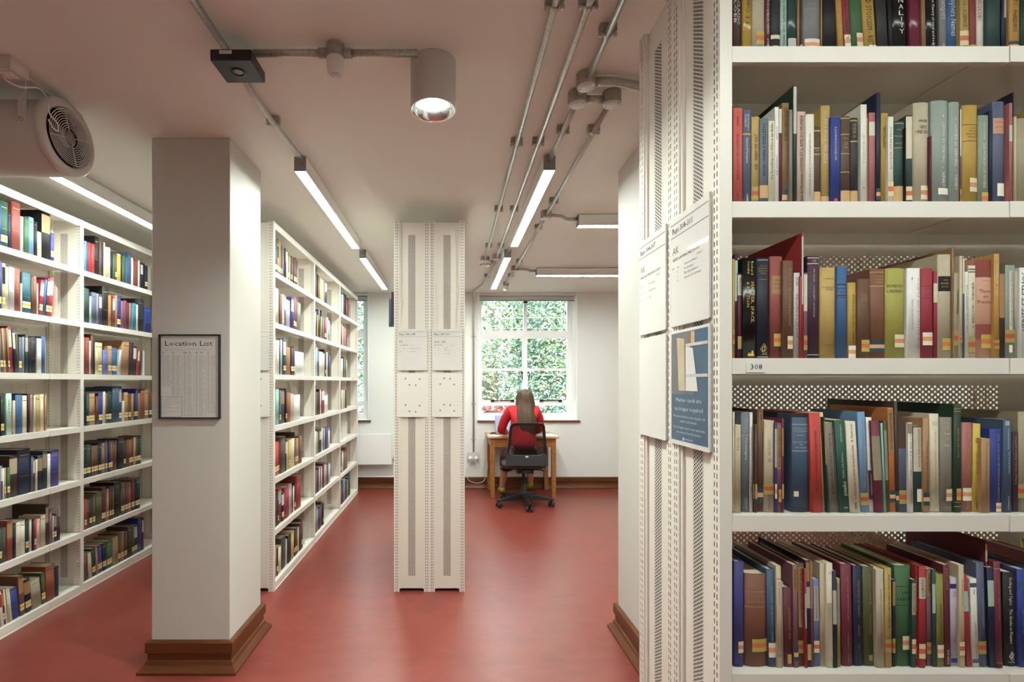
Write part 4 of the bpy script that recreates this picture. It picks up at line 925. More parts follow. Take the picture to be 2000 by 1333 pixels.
R2_ = [
 (1428, 1431.5, 208, 'black', 'sliver of black and white book touching the end post', dict(soft=1)),
 (1432, 1450, 211, 'coral', 'coral red book lettered HELLENISTIC PHILOSOPHY OF MIND', dict(soft=1, text=[Tl('ANNAS', 'maroon', 'd', .81, .91, .38, .62), Tl('HELLENISTIC PHILOSOPHY OF MIND', 'maroon', 'd', .25, .73, .36, .62), Tl('CALIFORNIA', 'maroon', 'd', .01, .12, .38, .6)])),
 (1451, 1468, 214, 'slate', 'slate blue book with white lettering and a gold band', dict(bands=[(.735, .755, 'gold')], text=[Tl('BRUNSCHWIG &', 'white', 'd', .78, .95, .5, .72), Tl('NUSSBAUM', 'white', 'd', .82, .95, .2, .42), Tl('Passions & Perceptions', 'white', 'd', .44, .70, .36, .62), Tl('CAMBRIDGE', 'white', 'd', .01, .12, .4, .6)])),
 (1469, 1484, 228, 'gold', 'straw-coloured book with a red strip near its foot', dict(tape='b', tz=(.012, .04), text=[Tl('RIEK - WARM UND KALT', 'umber', 'u', .40, .80)])),
 (1484.5, 1501, 231, 'bluegrey', 'blue-grey book lettered ANIMA E INTELLETTO', dict(tape='d', tz=(.014, .042), text=[Tl('MOVIA / ANIMA E INTELLETTO', 'midnight', 'u', .33, .94, .3, .66)])),
 (1501.5, 1513, 236, 'cream', 'cream paperback about will in antiquity', dict(soft=1, text=[Tl('Die Vorstellung vom Willen in der Antike', 'umber', 'u', .30, .97, .25, .7)])),
 (1513.5, 1521, 209, 'white', 'tall white paperback taller than its neighbours', dict(soft=1, text=[Tl('ARISTOTE', 'grey', 'u', .66, .80), Tl('DE ANIMA', 'grey', 'u', .3, .5)])),
 (1521.5, 1527, 211, 'maroon', 'narrow maroon book with a cream upper panel', dict(soft=1, bands=[(.74, .99, 'cream')])),
 (1527.5, 1541, 201, 'kraft', 'kraft brown book with an orange and blue classmark', dict(soft=1, tape='c', tz=(.0, .036), text=[Tl('MOREAU L AME DU MONDE', 'umber', 'u', .63, .95)])),
 (1541.5, 1548, 214, 'taupe', 'narrow taupe booklet', dict(soft=1)),
 (1550, 1556, 167, 'darkgreen', 'very tall thin green book with a white upper spine', dict(d=.215, bands=[(.595, .99, 'palegrey')])),
 (1556.5, 1573, 218, 'pink', 'pale pink paperback lettered SOPHIA ET L AME DU MONDE', dict(soft=1, text=[Tl('Cahiers de l Hermetisme', 'umber', 'u', .01, .34, .3, .7), Tl('SOPHIA ET L AME DU MONDE', 'umber', 'u', .36, .96, .3, .66)])),
 (1573.5, 1590, 223, 'ivory', 'worn ivory paperback in a curling clear sleeve', dict(soft=1, text=[Tl('SYNTHESE DE LA COMPREHENSION', 'taupe', 'u', .08, .78, .4, .6)])),
 (1590.5, 1603, 248, 'oldleather', 'short brown leather book with gilt bands', dict(tape='d', tz=(.0, .028), bands=[(.94, .96, 'gold'), (.72, .735, 'gold'), (.64, .655, 'gold')], text=[Tl('VON', 'gold', 'h', .68, .71)])),
 (1604, 1622, 206, 'gold', 'tall mustard cloth book with pale lettering', dict(tape='d', tz=(.006, .02), bands=[(.02, .09, 'c06a48')], text=[Tl('KALINKA NOUS UND SEELE', 'cream', 'd', .42, .94)])),
 (1622.5, 1642, 228, 'royal', 'royal blue paperback with a red roundel at the foot', dict(soft=1, bands=[(.02, .07, 'scarlet', .35, .68)], text=[Tl('IL LOGOS IN DIO E IL LOGOS DELL UOMO', 'white', 'd', .50, .88, .38, .6)])),
 (1643, 1661, 227, 'oldleather', 'old ribbed brown leather book with gilt title', dict(tape='d', tz=(.0, .03), bands=[(.97, .985, 'gold'), (.79, .80, 'gold'), (.57, .58, 'gold'), (.36, .37, 'gold')], text=[Tl('Theorie', 'gold', 'h', .74, .76), Tl('LOGOS', 'gold', 'h', .67, .71), Tl('THEIL', 'gold', 'h', .63, .66)])),
 (1661.5, 1676, 230, 'charcoal', 'charcoal book with ornate gilt top', dict(tape='d', tz=(.0, .03), bands=[(.96, .975, 'gold'), (.72, .735, 'gold')], text=[Tl('GESCHICHTE', 'gold', 'h', .90, .93), Tl('DER', 'gold', 'h', .86, .89), Tl('LEHRE', 'gold', 'h', .82, .85), Tl('LOGOS', 'gold', 'h', .77, .80)])),
 (1681, 1693, 204, 'ivory', 'tall ivory paperback with a tan cover side', dict(soft=1, d=.2, text=[Tl('THEORIE', 'palegrey', 'u', .4, .7), Tl('AL', 'grey', 'h', .16, .18)])),
 (1693.5, 1697, 230, 'beige', 'thin beige pamphlet', dict(soft=1)),
 (1697.5, 1711, 220, 'rose', 'rose red book with a cream band', dict(soft=1, bands=[(.75, .90, 'cream')])),
 (1712, 1720, 181, 'navy', 'very tall slim navy book', dict(d=.21, tape='c', tz=(.01, .035))),
 (1720.5, 1734, 221, 'mustard', 'mustard paperback with dark lettering', dict(soft=1, text=[Tl('TROUILLARD', 'umber', 'd', .62, .86)])),
 (1734.5, 1745, 228, 'ivory', 'ivory paperback with a pink and olive classmark', dict(soft=1, tape='e', tz=(.018, .05), text=[Tl('SUCRE BIDEAU RETROUVE', 'grey', 'd', .4, .88)])),
 (1745.5, 1768, 237, 'bottle', 'dark teal grained book with gilt title', dict(tape='d', tz=(.004, .042), bands=[(.97, .98, 'gold', .1, .9), (.68, .69, 'gold', .1, .9), (.05, .14, 'c98d74')], text=[Tl('DIELS', 'gold', 'h', .89, .91, .3, .7), Tl('Mechanik', 'gold', 'h', .81, .84, .1, .9), Tl('Altertum', 'gold', 'h', .73, .75, .15, .9)])),
 (1768.3, 1770, 250, 'black', 'sliver of a black pamphlet', dict(soft=1)),
 (1770.5, 1785, 225, 'bottle', 'dark teal book with a cream upper half', dict(bands=[(.52, .985, 'cream')], tape='e', tz=(.012, .042))),
 (1785.5, 1816, 200, 'linen', 'linen book with black lettering GEIST UND EINHEIT', dict(tape='a', tz=(.012, .042), text=[Tl('HAGER', 'black', 'h', .81, .835, .3, .85), Tl('GEIST', 'black', 'h', .745, .775, .35, .85), Tl('UND EIN', 'black', 'h', .695, .73, .12, .92)])),
 (1816.5, 1820, 266, 'maroon', 'narrow maroon volume tucked between two thick books', dict()),
 (1820.5, 1854, 196, 'palesage', 'broad pale blue-green volume marked one', dict(tape='g', tz=(.022, .036), text=[Tl("O'BRIEN   *   THEORIES OF WEIGHT", 'white', 'u', .17, .80, .56, .76), Tl('1', 'white', 'h', .84, .865, .62, .68)])),
 (1854.5, 1875, 199, 'palesage', 'pale blue-green volume marked two', dict(text=[Tl("O'BRIEN   *   THEORIES OF WEIGHT", 'white', 'u', .14, .78, .45, .75), Tl('2', 'white', 'h', .83, .855, .48, .7)])),
 (1875.3, 1881, 210, 'mauve', 'narrow mauve book with a cream panel', dict(soft=1, bands=[(.50, .98, 'cream')], tape='b', tz=(.0, .035))),
 (1881.5, 1911, 205, 'mustard', 'thick mustard cloth book with ruled title lines', dict(tape='a', tz=(.028, .058), bands=[(.800, .806, 'umber'), (.635, .641, 'umber')], text=[Tl('HAGER', 'umber', 'h', .76, .775, .45, .85), Tl('GEIST UND', 'umber', 'h', .73, .745, .35, .88), Tl('EINHEIT IN DER', 'umber', 'h', .70, .715, .2, .9), Tl('METAPHYSIK', 'umber', 'h', .67, .685, .3, .9)])),
 (1911.5, 1932, 225, 'sage', 'sage green cloth book with pale lettering', dict(tape='h', tz=(.0, .026), text=[Tl('Clemens Baeumker', 'ivory', 'd', .72, .92, .45, .6), Tl('DAS PROBLEM DER MATERIE', 'ivory', 'd', .18, .68, .4, .64)])),
 (1932.5, 1939, 216, 'navy', 'narrow navy book beside a slate volume', dict(d=.2)),
 (1939.5, 1963, 198, 'slate', 'slate blue book with a salmon paper label', dict(bands=[(.69, .84, 'salmon', .08, .98)], tape='g', tz=(.02, .048), text=[Tl('PATRICK', 'brick', 'h', .79, .81, .2, .9), Tl('ATOMS', 'brick', 'h', .74, .76, .2, .9)])),
 (1963.5, 1971, 222, 'navy', 'navy book with a pale strip', dict(soft=1, bands=[(.48, .88, 'palegrey')])),
 (1971.5, 1977.5, 201, 'rose', 'thin rose book with a pale band', dict(soft=1, bands=[(.62, .78, 'palegrey')])),
 (1978, 1980.5, 180, 'midnight', 'very tall thin blue-black board', dict(d=.21, soft=1)),
 (1981, 1986, 228, 'beige', 'thin beige book beside the tall blue-black board', dict(soft=1)),
 (1986.5, 2012, 231, 'dun', 'grey-tan book at the picture edge', dict()),
]
R3 = [
 (1431, 1435, 506, 'gold', 'thin straw book against the end post', dict(soft=1, tape='b')),
 (1435.3, 1441, 497, 'plum', 'thin dark purple book with a pale green panel', dict(soft=1, bands=[(.55, .94, 'mint')])),
 (1441.3, 1450, 534, 'maroon', 'short maroon book with a cream title panel', dict(bands=[(.74, .98, 'cream')], tape='d', tz=(.02, .048), text=[Tl('TIMEE PLATON', 'umber', 'd', .76, .95)])),
 (1451, 1478, 504, 'black', 'black book with yellow lettering MATTER SPACE AND MOTION', dict(gloss=1, soft=1, text=[Tl('Richard', 'yellow', 'd', .83, .965, .58, .75), Tl('Sorabji', 'yellow', 'd', .84, .965, .33, .5), Tl('MATTER, SPACE,', 'yellow', 'd', .35, .76, .58, .8), Tl('& MOTION', 'yellow', 'd', .51, .76, .26, .48), Tl('~', 'yellow', 'h', .04, .07, .38, .78)], bands=[(.02, .045, 'yellow', .35, .8), (.045, .075, 'yellow', .62, .75)])),
 (1479, 1502, 504, 'midnight', 'blue-black book with gilt title and university crest', dict(bands=[(.975, .982, 'palegrey', .05, .95), (.008, .015, 'palegrey', .05, .95)], text=[Tl('Cause and', 'gold', 'h', .915, .93, .25, .85), Tl('Explanation in', 'gold', 'h', .89, .905, .1, .92), Tl('Ancient Greek', 'gold', 'h', .865, .88, .1, .92), Tl('Thought', 'gold', 'h', .84, .855, .3, .75), Tl('HANKINSON', 'gold', 'h', .78, .79, .2, .88), Tl('OXFORD', 'gold', 'h', .03, .042, .3, .88), Tl('@', 'gold', 'h', .06, .15, .25, .85)])),
 (1504, 1529, 501, 'brick', 'brick red book with a tan title label', dict(tape='h', tz=(.026, .054), bands=[(.63, .81, 'tan', .2, .98)], text=[Tl('GREEK', 'umber', 'h', .76, .775, .35, .85), Tl('THEORIES', 'umber', 'h', .72, .735, .3, .9), Tl('OF CHANGE', 'umber', 'h', .68, .695, .3, .9)])),
 (1529.5, 1550, 509, 'brown', 'brown book with gilt lettering running up', dict(tape='a', tz=(.02, .048), text=[Tl('ANTIQUITE DES DISCOURS  B  SEYANCE', 'gold', 'u', .33, .92, .5, .72)])),
 (1550.5, 1562, 533, 'palegrey', 'short pale grey paperback', dict(soft=1, text=[Tl('FREUDE', 'grey', 'u', .85, .95), Tl('NUS ET LA NATURE', 'grey', 'u', .25, .75)])),
 (1566, 1569.5, 455, 'red', 'very tall thin red book with a white label', dict(d=.215, soft=1, bands=[(.43, .97, 'palegrey')])),
 (1562.5, 1565.5, 540, 'red', 'narrow red book in front of the tall red one', dict(soft=1)),
 (1570, 1577, 533, 'mauve', 'short mauve book with a cream panel', dict(soft=1, bands=[(.55, .98, 'cream')], tape='b', tz=(.018, .05))),
 (1578, 1600, 500, 'plum', 'plum book with silver rules', dict(bands=[(.975, .985, 'palegrey'), (.92, .93, 'palegrey'), (.03, .036, 'palegrey')], text=[Tl('MUGLER - CONCEPT OF PHYSIS', 'palegrey', 'd', .40, .87, .45, .6), Tl('NX', 'palegrey', 'h', .94, .965, .4, .75)])),
 (1603, 1635, 523, 'gold', 'broad straw-yellow book with small printed title', dict(text=[Tl('A. P. NAPOLITANO', 'umber', 'h', .87, .885, .2, .85), Tl('IL DEMIURGO E', 'umber', 'h', .775, .79, .12, .9), Tl('IL DIVENIRE', 'umber', 'h', .75, .765, .3, .75), Tl('BRUXELLES', 'umber', 'h', .14, .15, .3, .7)])),
 (1636, 1655, 521, 'blue', 'mid blue cloth book with dark bands', dict(bands=[(.80, .81, 'midnight'), (.76, .765, 'midnight'), (.68, .69, 'midnight'), (.66, .665, 'midnight')], text=[Tl('CHRONOS', 'midnight', 'h', .71, .73, .15, .9)])),
 (1656, 1675, 552, 'mustard', 'short mustard book lettered PLATONE E LE TECNICHE', dict(tape='f', tz=(.0, .028), text=[Tl('CAMBIANO - PLATONE E LE TECNICHE', 'umber', 'u', .18, .84, .45, .66)])),
 (1675.5, 1700, 545, 'brown', 'short brown book with gilt title', dict(tape='h', tz=(.014, .040), text=[Tl('DIES', 'gold', 'h', .79, .81, .3, .65), Tl('PLATON ET', 'gold', 'h', .755, .775, .25, .75), Tl('TEXTES', 'gold', 'h', .72, .74, .3, .75)])),
 (1700.5, 1731, 525, 'chestnut', 'thick chestnut brown book with gilt rules', dict(tape='c', tz=(.014, .038), bands=[(.955, .965, 'gold'), (.80, .81, 'gold')], text=[Tl('ROBIN', 'gold', 'h', .905, .92, .3, .85), Tl('LA PENSEE', 'gold', 'h', .87, .885, .2, .85), Tl('GRECQUE', 'gold', 'h', .84, .855, .3, .8)])),
 (1731.5, 1769, 524, 'lime', 'broad olive green book lettered L INFINITO', dict(tape='a', tz=(.024, .052), text=[Tl('MONDOLFO', 'umber', 'h', .785, .82, .08, .94), Tl("L'INFINITO", 'umber', 'h', .725, .76, .08, .94)])),
 (1771, 1800, 524, 'white', 'thick white paperback with vertical print', dict(soft=1, text=[Tl('NICOLE LE FEVRE DES ORIGINES', 'grey', 'u', .32, .66, .3, .42), Tl('THE PHYSICS OF PLATO', 'grey', 'u', .1, .9, .7, .8), Tl('1', 'ink' if False else 'grey', 'h', .87, .9, .32, .38)])),
 (1801, 1823, 524, 'crimson', 'bright crimson cloth book with dark title rules', dict(tape='f', tz=(.028, .056), bands=[(.795, .80, 'maroon'), (.668, .673, 'maroon')], text=[Tl('ARISTOTE', 'maroon', 'h', .76, .775, .25, .9), Tl('ARCHE', 'maroon', 'h', .70, .715, .3, .9)])),
 (1823.5, 1832, 530, 'crimson', 'narrow dark crimson book with a cream label', dict(soft=1, bands=[(.64, .86, 'cream')])),
 (1833, 1859, 497, 'linen', 'tall linen book with a dark title label', dict(tape='h', tz=(.018, .044), bands=[(.645, .79, 'black', .05, .98)], text=[Tl('ANDRE', 'gold', 'h', .745, .76, .35, .75), Tl('RIVIER', 'gold', 'h', .71, .73, .2, .8), Tl('ETUDES', 'gold', 'h', .68, .695, .25, .8)])),
 (1859.5, 1863, 485, 'kraft', 'very tall thin kraft board', dict(d=.21, soft=1)),
 (1863.5, 1874, 533, 'dun', 'short drab book with black script', dict(soft=1, tape='b', tz=(.028, .06), text=[Tl('Parmenides', 'black', 'u', .52, .80, .3, .75)])),
 (1874.5, 1880, 500, 'beige', 'tall thin beige book', dict(soft=1, tape='b', tz=(.034, .05))),
 (1880.3, 1884, 503, 'steel', 'thin steel blue book with a cream label', dict(soft=1, bands=[(.64, .99, 'cream')])),
 (1884.3, 1891, 531, 'ivory', 'narrow ivory paperback', dict(soft=1, text=[Tl('PER UNA SEMANTICA', 'grey', 'u', .3, .85)])),
 (1891.5, 1905, 519, 'cream', 'cream paperback with bold black capitals', dict(soft=1, tape='b', tz=(.014, .046), bands=[(.955, .965, 'umber'), (.925, .935, 'umber'), (.02, .025, 'umber'), (.05, .055, 'umber')], text=[Tl('G. REDLOW - THEORIA', 'black', 'u', .32, .82, .45, .8)])),
 (1906, 1941, 507, 'salmon', 'broad salmon book with two maroon bands', dict(bands=[(.82, 1, 'brick'), (.19, .345, 'brick')], tape='h', tz=(.022, .052), text=[Tl('LOBKOWICZ', 'brick', 'h', .78, .79, .35, .8), Tl('Theory', 'maroon', 'h', .665, .70, .22, .85), Tl('and', 'maroon', 'h', .615, .64, .4, .7), Tl('Practice', 'maroon', 'h', .555, .59, .14, .9)])),
 (1941.5, 1952, 496, 'ochre', 'tall ochre book with pale lettering running up', dict(soft=1, tape='b', tz=(.02, .04), text=[Tl('JOLY  GENRES DE VIE', 'cream', 'u', .60, .96, .3, .72)])),
 (1952.5, 1963, 517, 'umber', 'dark umber book with a tan panel', dict(soft=1, bands=[(.43, .90, 'tan')])),
 (1963.5, 1982, 518, 'sage', 'grey-green book with a white paper label', dict(soft=1, tape='b', tz=(.034, .062), bands=[(.06, .14, 'ivory', .4, .75), (.3, .94, 'ivory', .42, .75)], text=[Tl('Werner Leibl: Die Entstehung der Theorie', 'umber', 'u', .34, .92, .5, .68)])),
 (1982.5, 1991, 530, 'linen', 'narrow rough linen book', dict()),
 (1991.5, 2013, 523, 'white', 'white paperback with tall dark capitals at the picture edge', dict(soft=1, text=[Tl('VERITE ET ETHOS', 'charcoal', 'u', .3, .95, .15, .6)])),
]
R4 = [
 (1431.5, 1435, 805, 'cream', 'sliver of a cream booklet by the end post', dict(soft=1)),
 (1435.5, 1447, 830, 'beige', 'short beige paperback with faded print', dict(soft=1, text=[Tl('TRUC', 'dun', 'u', .7, .85)])),
 (1448, 1464, 806, 'bluegrey', 'blue-grey book with pale script', dict(bands=[(.765, .772, 'palegrey')], text=[Tl('GERMAN', 'palegrey', 'd', .82, .95, .55, .75), Tl('RHETORIC', 'palegrey', 'd', .80, .95, .3, .48), Tl('Paradeigma', 'ivory', 'd', .52, .74, .45, .72), Tl('Cornell', 'palegrey', 'd', .03, .14, .5, .72)])),
 (1464.5, 1470, 806, 'ivory', 'narrow ivory book covered in small print', dict(soft=1, text=[Tl('ARISTOTE  RHETORIQUE ET ARGUMENTATION CHEZ PLATON', 'umber', 'u', .2, .85, .3, .75)])),
 (1471.5, 1475, 829, 'umber', 'thin dark umber pamphlet', dict(tape='d')), (1475.3, 1479, 829, 'oldleather', 'thin brown pamphlet with a pale strip', dict(tape='d')),
 (1480, 1491, 801, 'brown', 'brown book lettered ISONOMIA on a tan panel', dict(tape='c', tz=(.022, .052), bands=[(.79, .97, 'tan', .3, 1)], text=[Tl('ISONOMIA', 'black', 'u', .80, .96, .4, .8)])),
 (1492.5, 1512, 822, 'beige', 'beige paperback with a round black device', dict(soft=1, tape='b', tz=(.038, .064), text=[Tl('DAS KOSMOS', 'umber', 'u', .62, .79, .35, .46), Tl('DER PERIPATOS', 'umber', 'u', .62, .79, .52, .63), Tl('O', 'umber', 'h', .54, .59, .35, .75), Tl('HANS BERND', 'umber', 'u', .02, .2, .35, .46), Tl('DIE ANTIKE', 'umber', 'u', .02, .2, .52, .63)])),
 (1513.5, 1517.5, 826, 'violet', 'thin violet book with a cream panel', dict(soft=1, bands=[(.5, .93, 'palegrey')], tape='f')),
 (1518, 1527, 827, 'mauve', 'mauve book with a long tan title panel', dict(soft=1, bands=[(.48, .97, 'tan')], tape='h', tz=(.022, .05), text=[Tl('TEYTZ TREATISE ON RHETORIC', 'umber', 'u', .5, .95)])),
 (1527.5, 1531, 818, 'wine', 'thin wine red book with a tan panel', dict(soft=1, bands=[(.6, .9, 'tan')], tape='d')),
 (1546, 1582.5, 808, 'steel', 'very thick worn dark blue book with white rules', dict(bands=[(.885, .892, 'palegrey'), (.615, .622, 'palegrey'), (.775, .78, 'palegrey', .3, .7), (.155, .21, 'cream', .15, .38), (.0, .04, 'charcoal'), (.96, 1, 'charcoal'), (0, 1, 'charcoal', 0, .06), (0, 1, 'charcoal', .94, 1)], text=[Tl('HANNS-DIETER', 'palegrey', 'h', .84, .855, .1, .92), Tl('VOIGTLANDER', 'palegrey', 'h', .81, .83, .1, .92), Tl('DER PHILOSOPH', 'palegrey', 'h', .70, .715, .1, .92), Tl('UND', 'palegrey', 'h', .675, .69, .4, .6), Tl('DIE VIELEN', 'palegrey', 'h', .645, .66, .2, .82)])),
 (1586, 1607, 807, 'scarlet', 'scarlet leaning paperback with dark capitals', dict(ln=1.7, soft=1, text=[Tl('DIA S S W - L A AGRONICA DUSS AND INDIXEN', 'maroon', 'u', .2, .82, .4, .62)])),
 (1607.5, 1616.5, 806, 'paleyellow', 'pale yellow leaning book about a vocabulary', dict(ln=2.7, soft=1, text=[Tl('WHEELER - THE VOCABULARY OF MILITARY ENTRY', 'umber', 'd', .3, .9)])),
 (1617, 1620, 815, 'darkgreen', 'thin dark green volume with a tan panel', dict(ln=2.6, soft=1, bands=[(.5, .95, 'tan')])),
 (1620.5, 1636, 826, 'taupe', 'taupe leaning paperback with dark capitals', dict(ln=3.5, soft=1, text=[Tl('RUMINO - PLATONE E ISOCRATE A', 'umber', 'u', .2, .88, .4, .65)])),
 (1636.3, 1639, 832, 'mauve', 'thin mauve volume leaning behind the taupe one', dict(ln=3.5, soft=1)),
 (1641, 1661, 821, 'forest', 'emerald green paperback with a white Greek title', dict(ln=3.8, soft=1, text=[Tl('pseudos', 'white', 'u', .18, .33, .35, .75), Tl("l'ateleia della finzione", 'mint', 'u', .37, .64, .4, .62), Tl('Anna Maria Ioppolo', 'white', 'u', .76, .95, .45, .6), Tl('EDIZIONI', 'white', 'h', .04, .055, .4, .75)])),
 (1661.5, 1681, 824, 'cream', 'cream paperback with a red title about rhetoric and philosophy', dict(ln=3.4, soft=1, text=[Tl('la rhetorique au miroir de la philosophie', 'red', 'u', .15, .74, .4, .66), Tl('B. Cassin (ed.)', 'umber', 'u', .78, .97, .42, .62), Tl('VRIN', 'umber', 'u', .03, .11, .4, .65)])),
 (1683, 1698, 805, 'sky', 'tall sky blue book with gilt lettering running up', dict(ln=2.4, tape='b', tz=(.015, .042), text=[Tl('RHETORIC COMPLETE IN GREEK CULTURE', 'gold', 'u', .25, .92, .4, .7)])),
 (1698.5, 1709, 816, 'white', 'white book with a purple lower band', dict(ln=2.2, soft=1, bands=[(.13, .44, 'plum')], text=[Tl('Sextus Empiricus against Aelius Aristides', 'grey', 'd', .47, .93, .3, .65), Tl('Demetrios Karadimas', 'ivory', 'd', .18, .40, .4, .7)])),
 (1711, 1727, 822, 'wine', 'wine red book with a grey-pink panel', dict(ln=3.0, bands=[(.35, .83, 'dun')])),
 (1727.5, 1731.5, 827, 'aqua', 'thin aqua booklet', dict(ln=2.5, soft=1)), (1731.8, 1737.5, 823, 'moss', 'thin moss green book with a paler top', dict(ln=2, soft=1, bands=[(.35, .9, 'sage')])),
 (1739, 1750, 797, 'orange', 'tall orange book with a tan upper panel', dict(ln=1.6, soft=1, tape='c', tz=(.021, .046), bands=[(.57, .985, 'tan')], text=[Tl('ARISTOTE LA LOGIQUE ET SCIENCE', 'umber', 'u', .6, .95, .3, .7)])),
 (1751, 1757.5, 785, 'umber', 'very tall thin umber board', dict(d=.21, ln=1.2, tape='c', tz=(.016, .045))),
 (1758, 1775, 818, 'slate', 'slate blue book with a dark leather-coloured top', dict(ln=.8, bands=[(.68, 1, 'oldleather')], tape='b', tz=(.018, .048))),
 (1775.5, 1784, 826, 'ivory', 'ivory paperback with bold black German title', dict(ln=.8, soft=1, bands=[(.88, .99, 'dun')], text=[Tl('VOM LOGOS ZUR ANALOGIE', 'black', 'u', .40, .88, .35, .75), Tl('Charles Kahn', 'black', 'u', .1, .26, .4, .65)])),
 (1785, 1803, 833, 'bottle', 'dark teal book with a cream upper panel', dict(ln=.6, soft=1, bands=[(.47, .985, 'cream')], tape='g', tz=(.022, .05), text=[Tl('RATIONALITY AND TACTICS', 'umber', 'd', .52, .96, .5, .7)])),
 (1804, 1816, 817, 'tan', 'tan-orange book with a teal and pink classmark', dict(ln=.5, soft=1, tape='c', tz=(.015, .042), text=[Tl('HESIZ  Die antike Mentalitaet', 'umber', 'u', .24, .76, .45, .75)])),
 (1818, 1836, 809, 'cream', 'cream cloth book with faint gilt capitals', dict(ln=.5, text=[Tl('LA LOGICA DELLA FASE ARISTOTELICA', 'gold', 'u', .15, .82, .45, .62), Tl('CLUE', 'dun', 'h', .05, .07, .35, .7), Tl('PAOLO ROSSI', 'dun', 'h', .88, .93, .25, .75)])),
 (1838, 1862, 816, 'taupe', 'taupe-brown book with white title lines', dict(ln=.3, tape='a', tz=(.024, .05), text=[Tl('The Art', 'ivory', 'h', .93, .945, .3, .7), Tl('and', 'ivory', 'h', .88, .895, .4, .6), Tl('Thought', 'ivory', 'h', .82, .84, .25, .75), Tl('of', 'ivory', 'h', .77, .785, .42, .6), Tl('Logic', 'ivory', 'h', .70, .72, .3, .7), Tl('Croom', 'ivory', 'h', .04, .055, .3, .8)])),
 (1864, 1878.5, 790, 'darkgreen', 'tall dark green book with gilt rules', dict(bands=[(.93, .935, 'gold'), (.955, .96, 'gold'), (.05, .055, 'gold'), (.09, .095, 'gold')], tape='h', tz=(.026, .052), text=[Tl('GRIECHISCHE LOGIK', 'gold', 'd', .5, .78, .4, .6)])),
 (1879.5, 1899.5, 826, 'rose', 'rose red book with gilt title MAN S MEASURE', dict(tape='f', tz=(.024, .052), text=[Tl('Vlachos', 'gold', 'd', .78, .90, .4, .6), Tl("Man's Measure", 'gold', 'd', .33, .70, .42, .7), Tl('Press', 'gold', 'd', .03, .1, .4, .6)])),
 (1900.5, 1915, 828, 'yellow', 'bright yellow paperback with dark italic title', dict(soft=1, text=[Tl('Nosse', 'umber', 'd', .78, .84), Tl('La critica della conoscenza', 'umber', 'd', .42, .68, .4, .62), Tl('Einaudi', 'umber', 'd', .03, .1, .4, .62)])),
 (1917, 1933.5, 857, 'tan', 'short tan book with dark italic lettering running up', dict(soft=1, text=[Tl('Rolf W. Puster - Handeln und Erkennen bei Aristoteles', 'umber', 'u', .25, .95, .45, .65)])),
 (1935, 1959, 838, 'royal', 'royal blue book with a pink and cream foot label', dict(tape='a', tz=(.0, .020), text=[Tl('LESZL - LOGIC AND METAPHYSICS IN ARISTOTLE', 'gold', 'd', .12, .94, .55, .72)])),
 (1959.5, 1976, 820, 'steel', 'steel blue paperback with a white roundel on top', dict(soft=1, bands=[(.935, .985, 'palegrey', .25, .75)], text=[Tl('MULTILINGUALE DISKURSE', 'white', 'd', .68, .9, .5, .66), Tl('EIN WAHRHEITEN', 'white', 'd', .42, .65, .6, .75), Tl('Bernd Wahlgemut', 'white', 'd', .03, .17, .55, .7)])),
 (1977.5, 1989, 845, 'plum', 'dark plum book with gilt Gothic lettering', dict(soft=1, text=[Tl('B. Nippel  Griechen, Barbaren und Wilde', 'gold', 'u', .35, .95, .35, .65)])),
 (1990.5, 2014, 805, 'dun', 'grey-tan book with an olive and red classmark at the picture edge', dict(tape='b', tz=(.03, .06))),
]
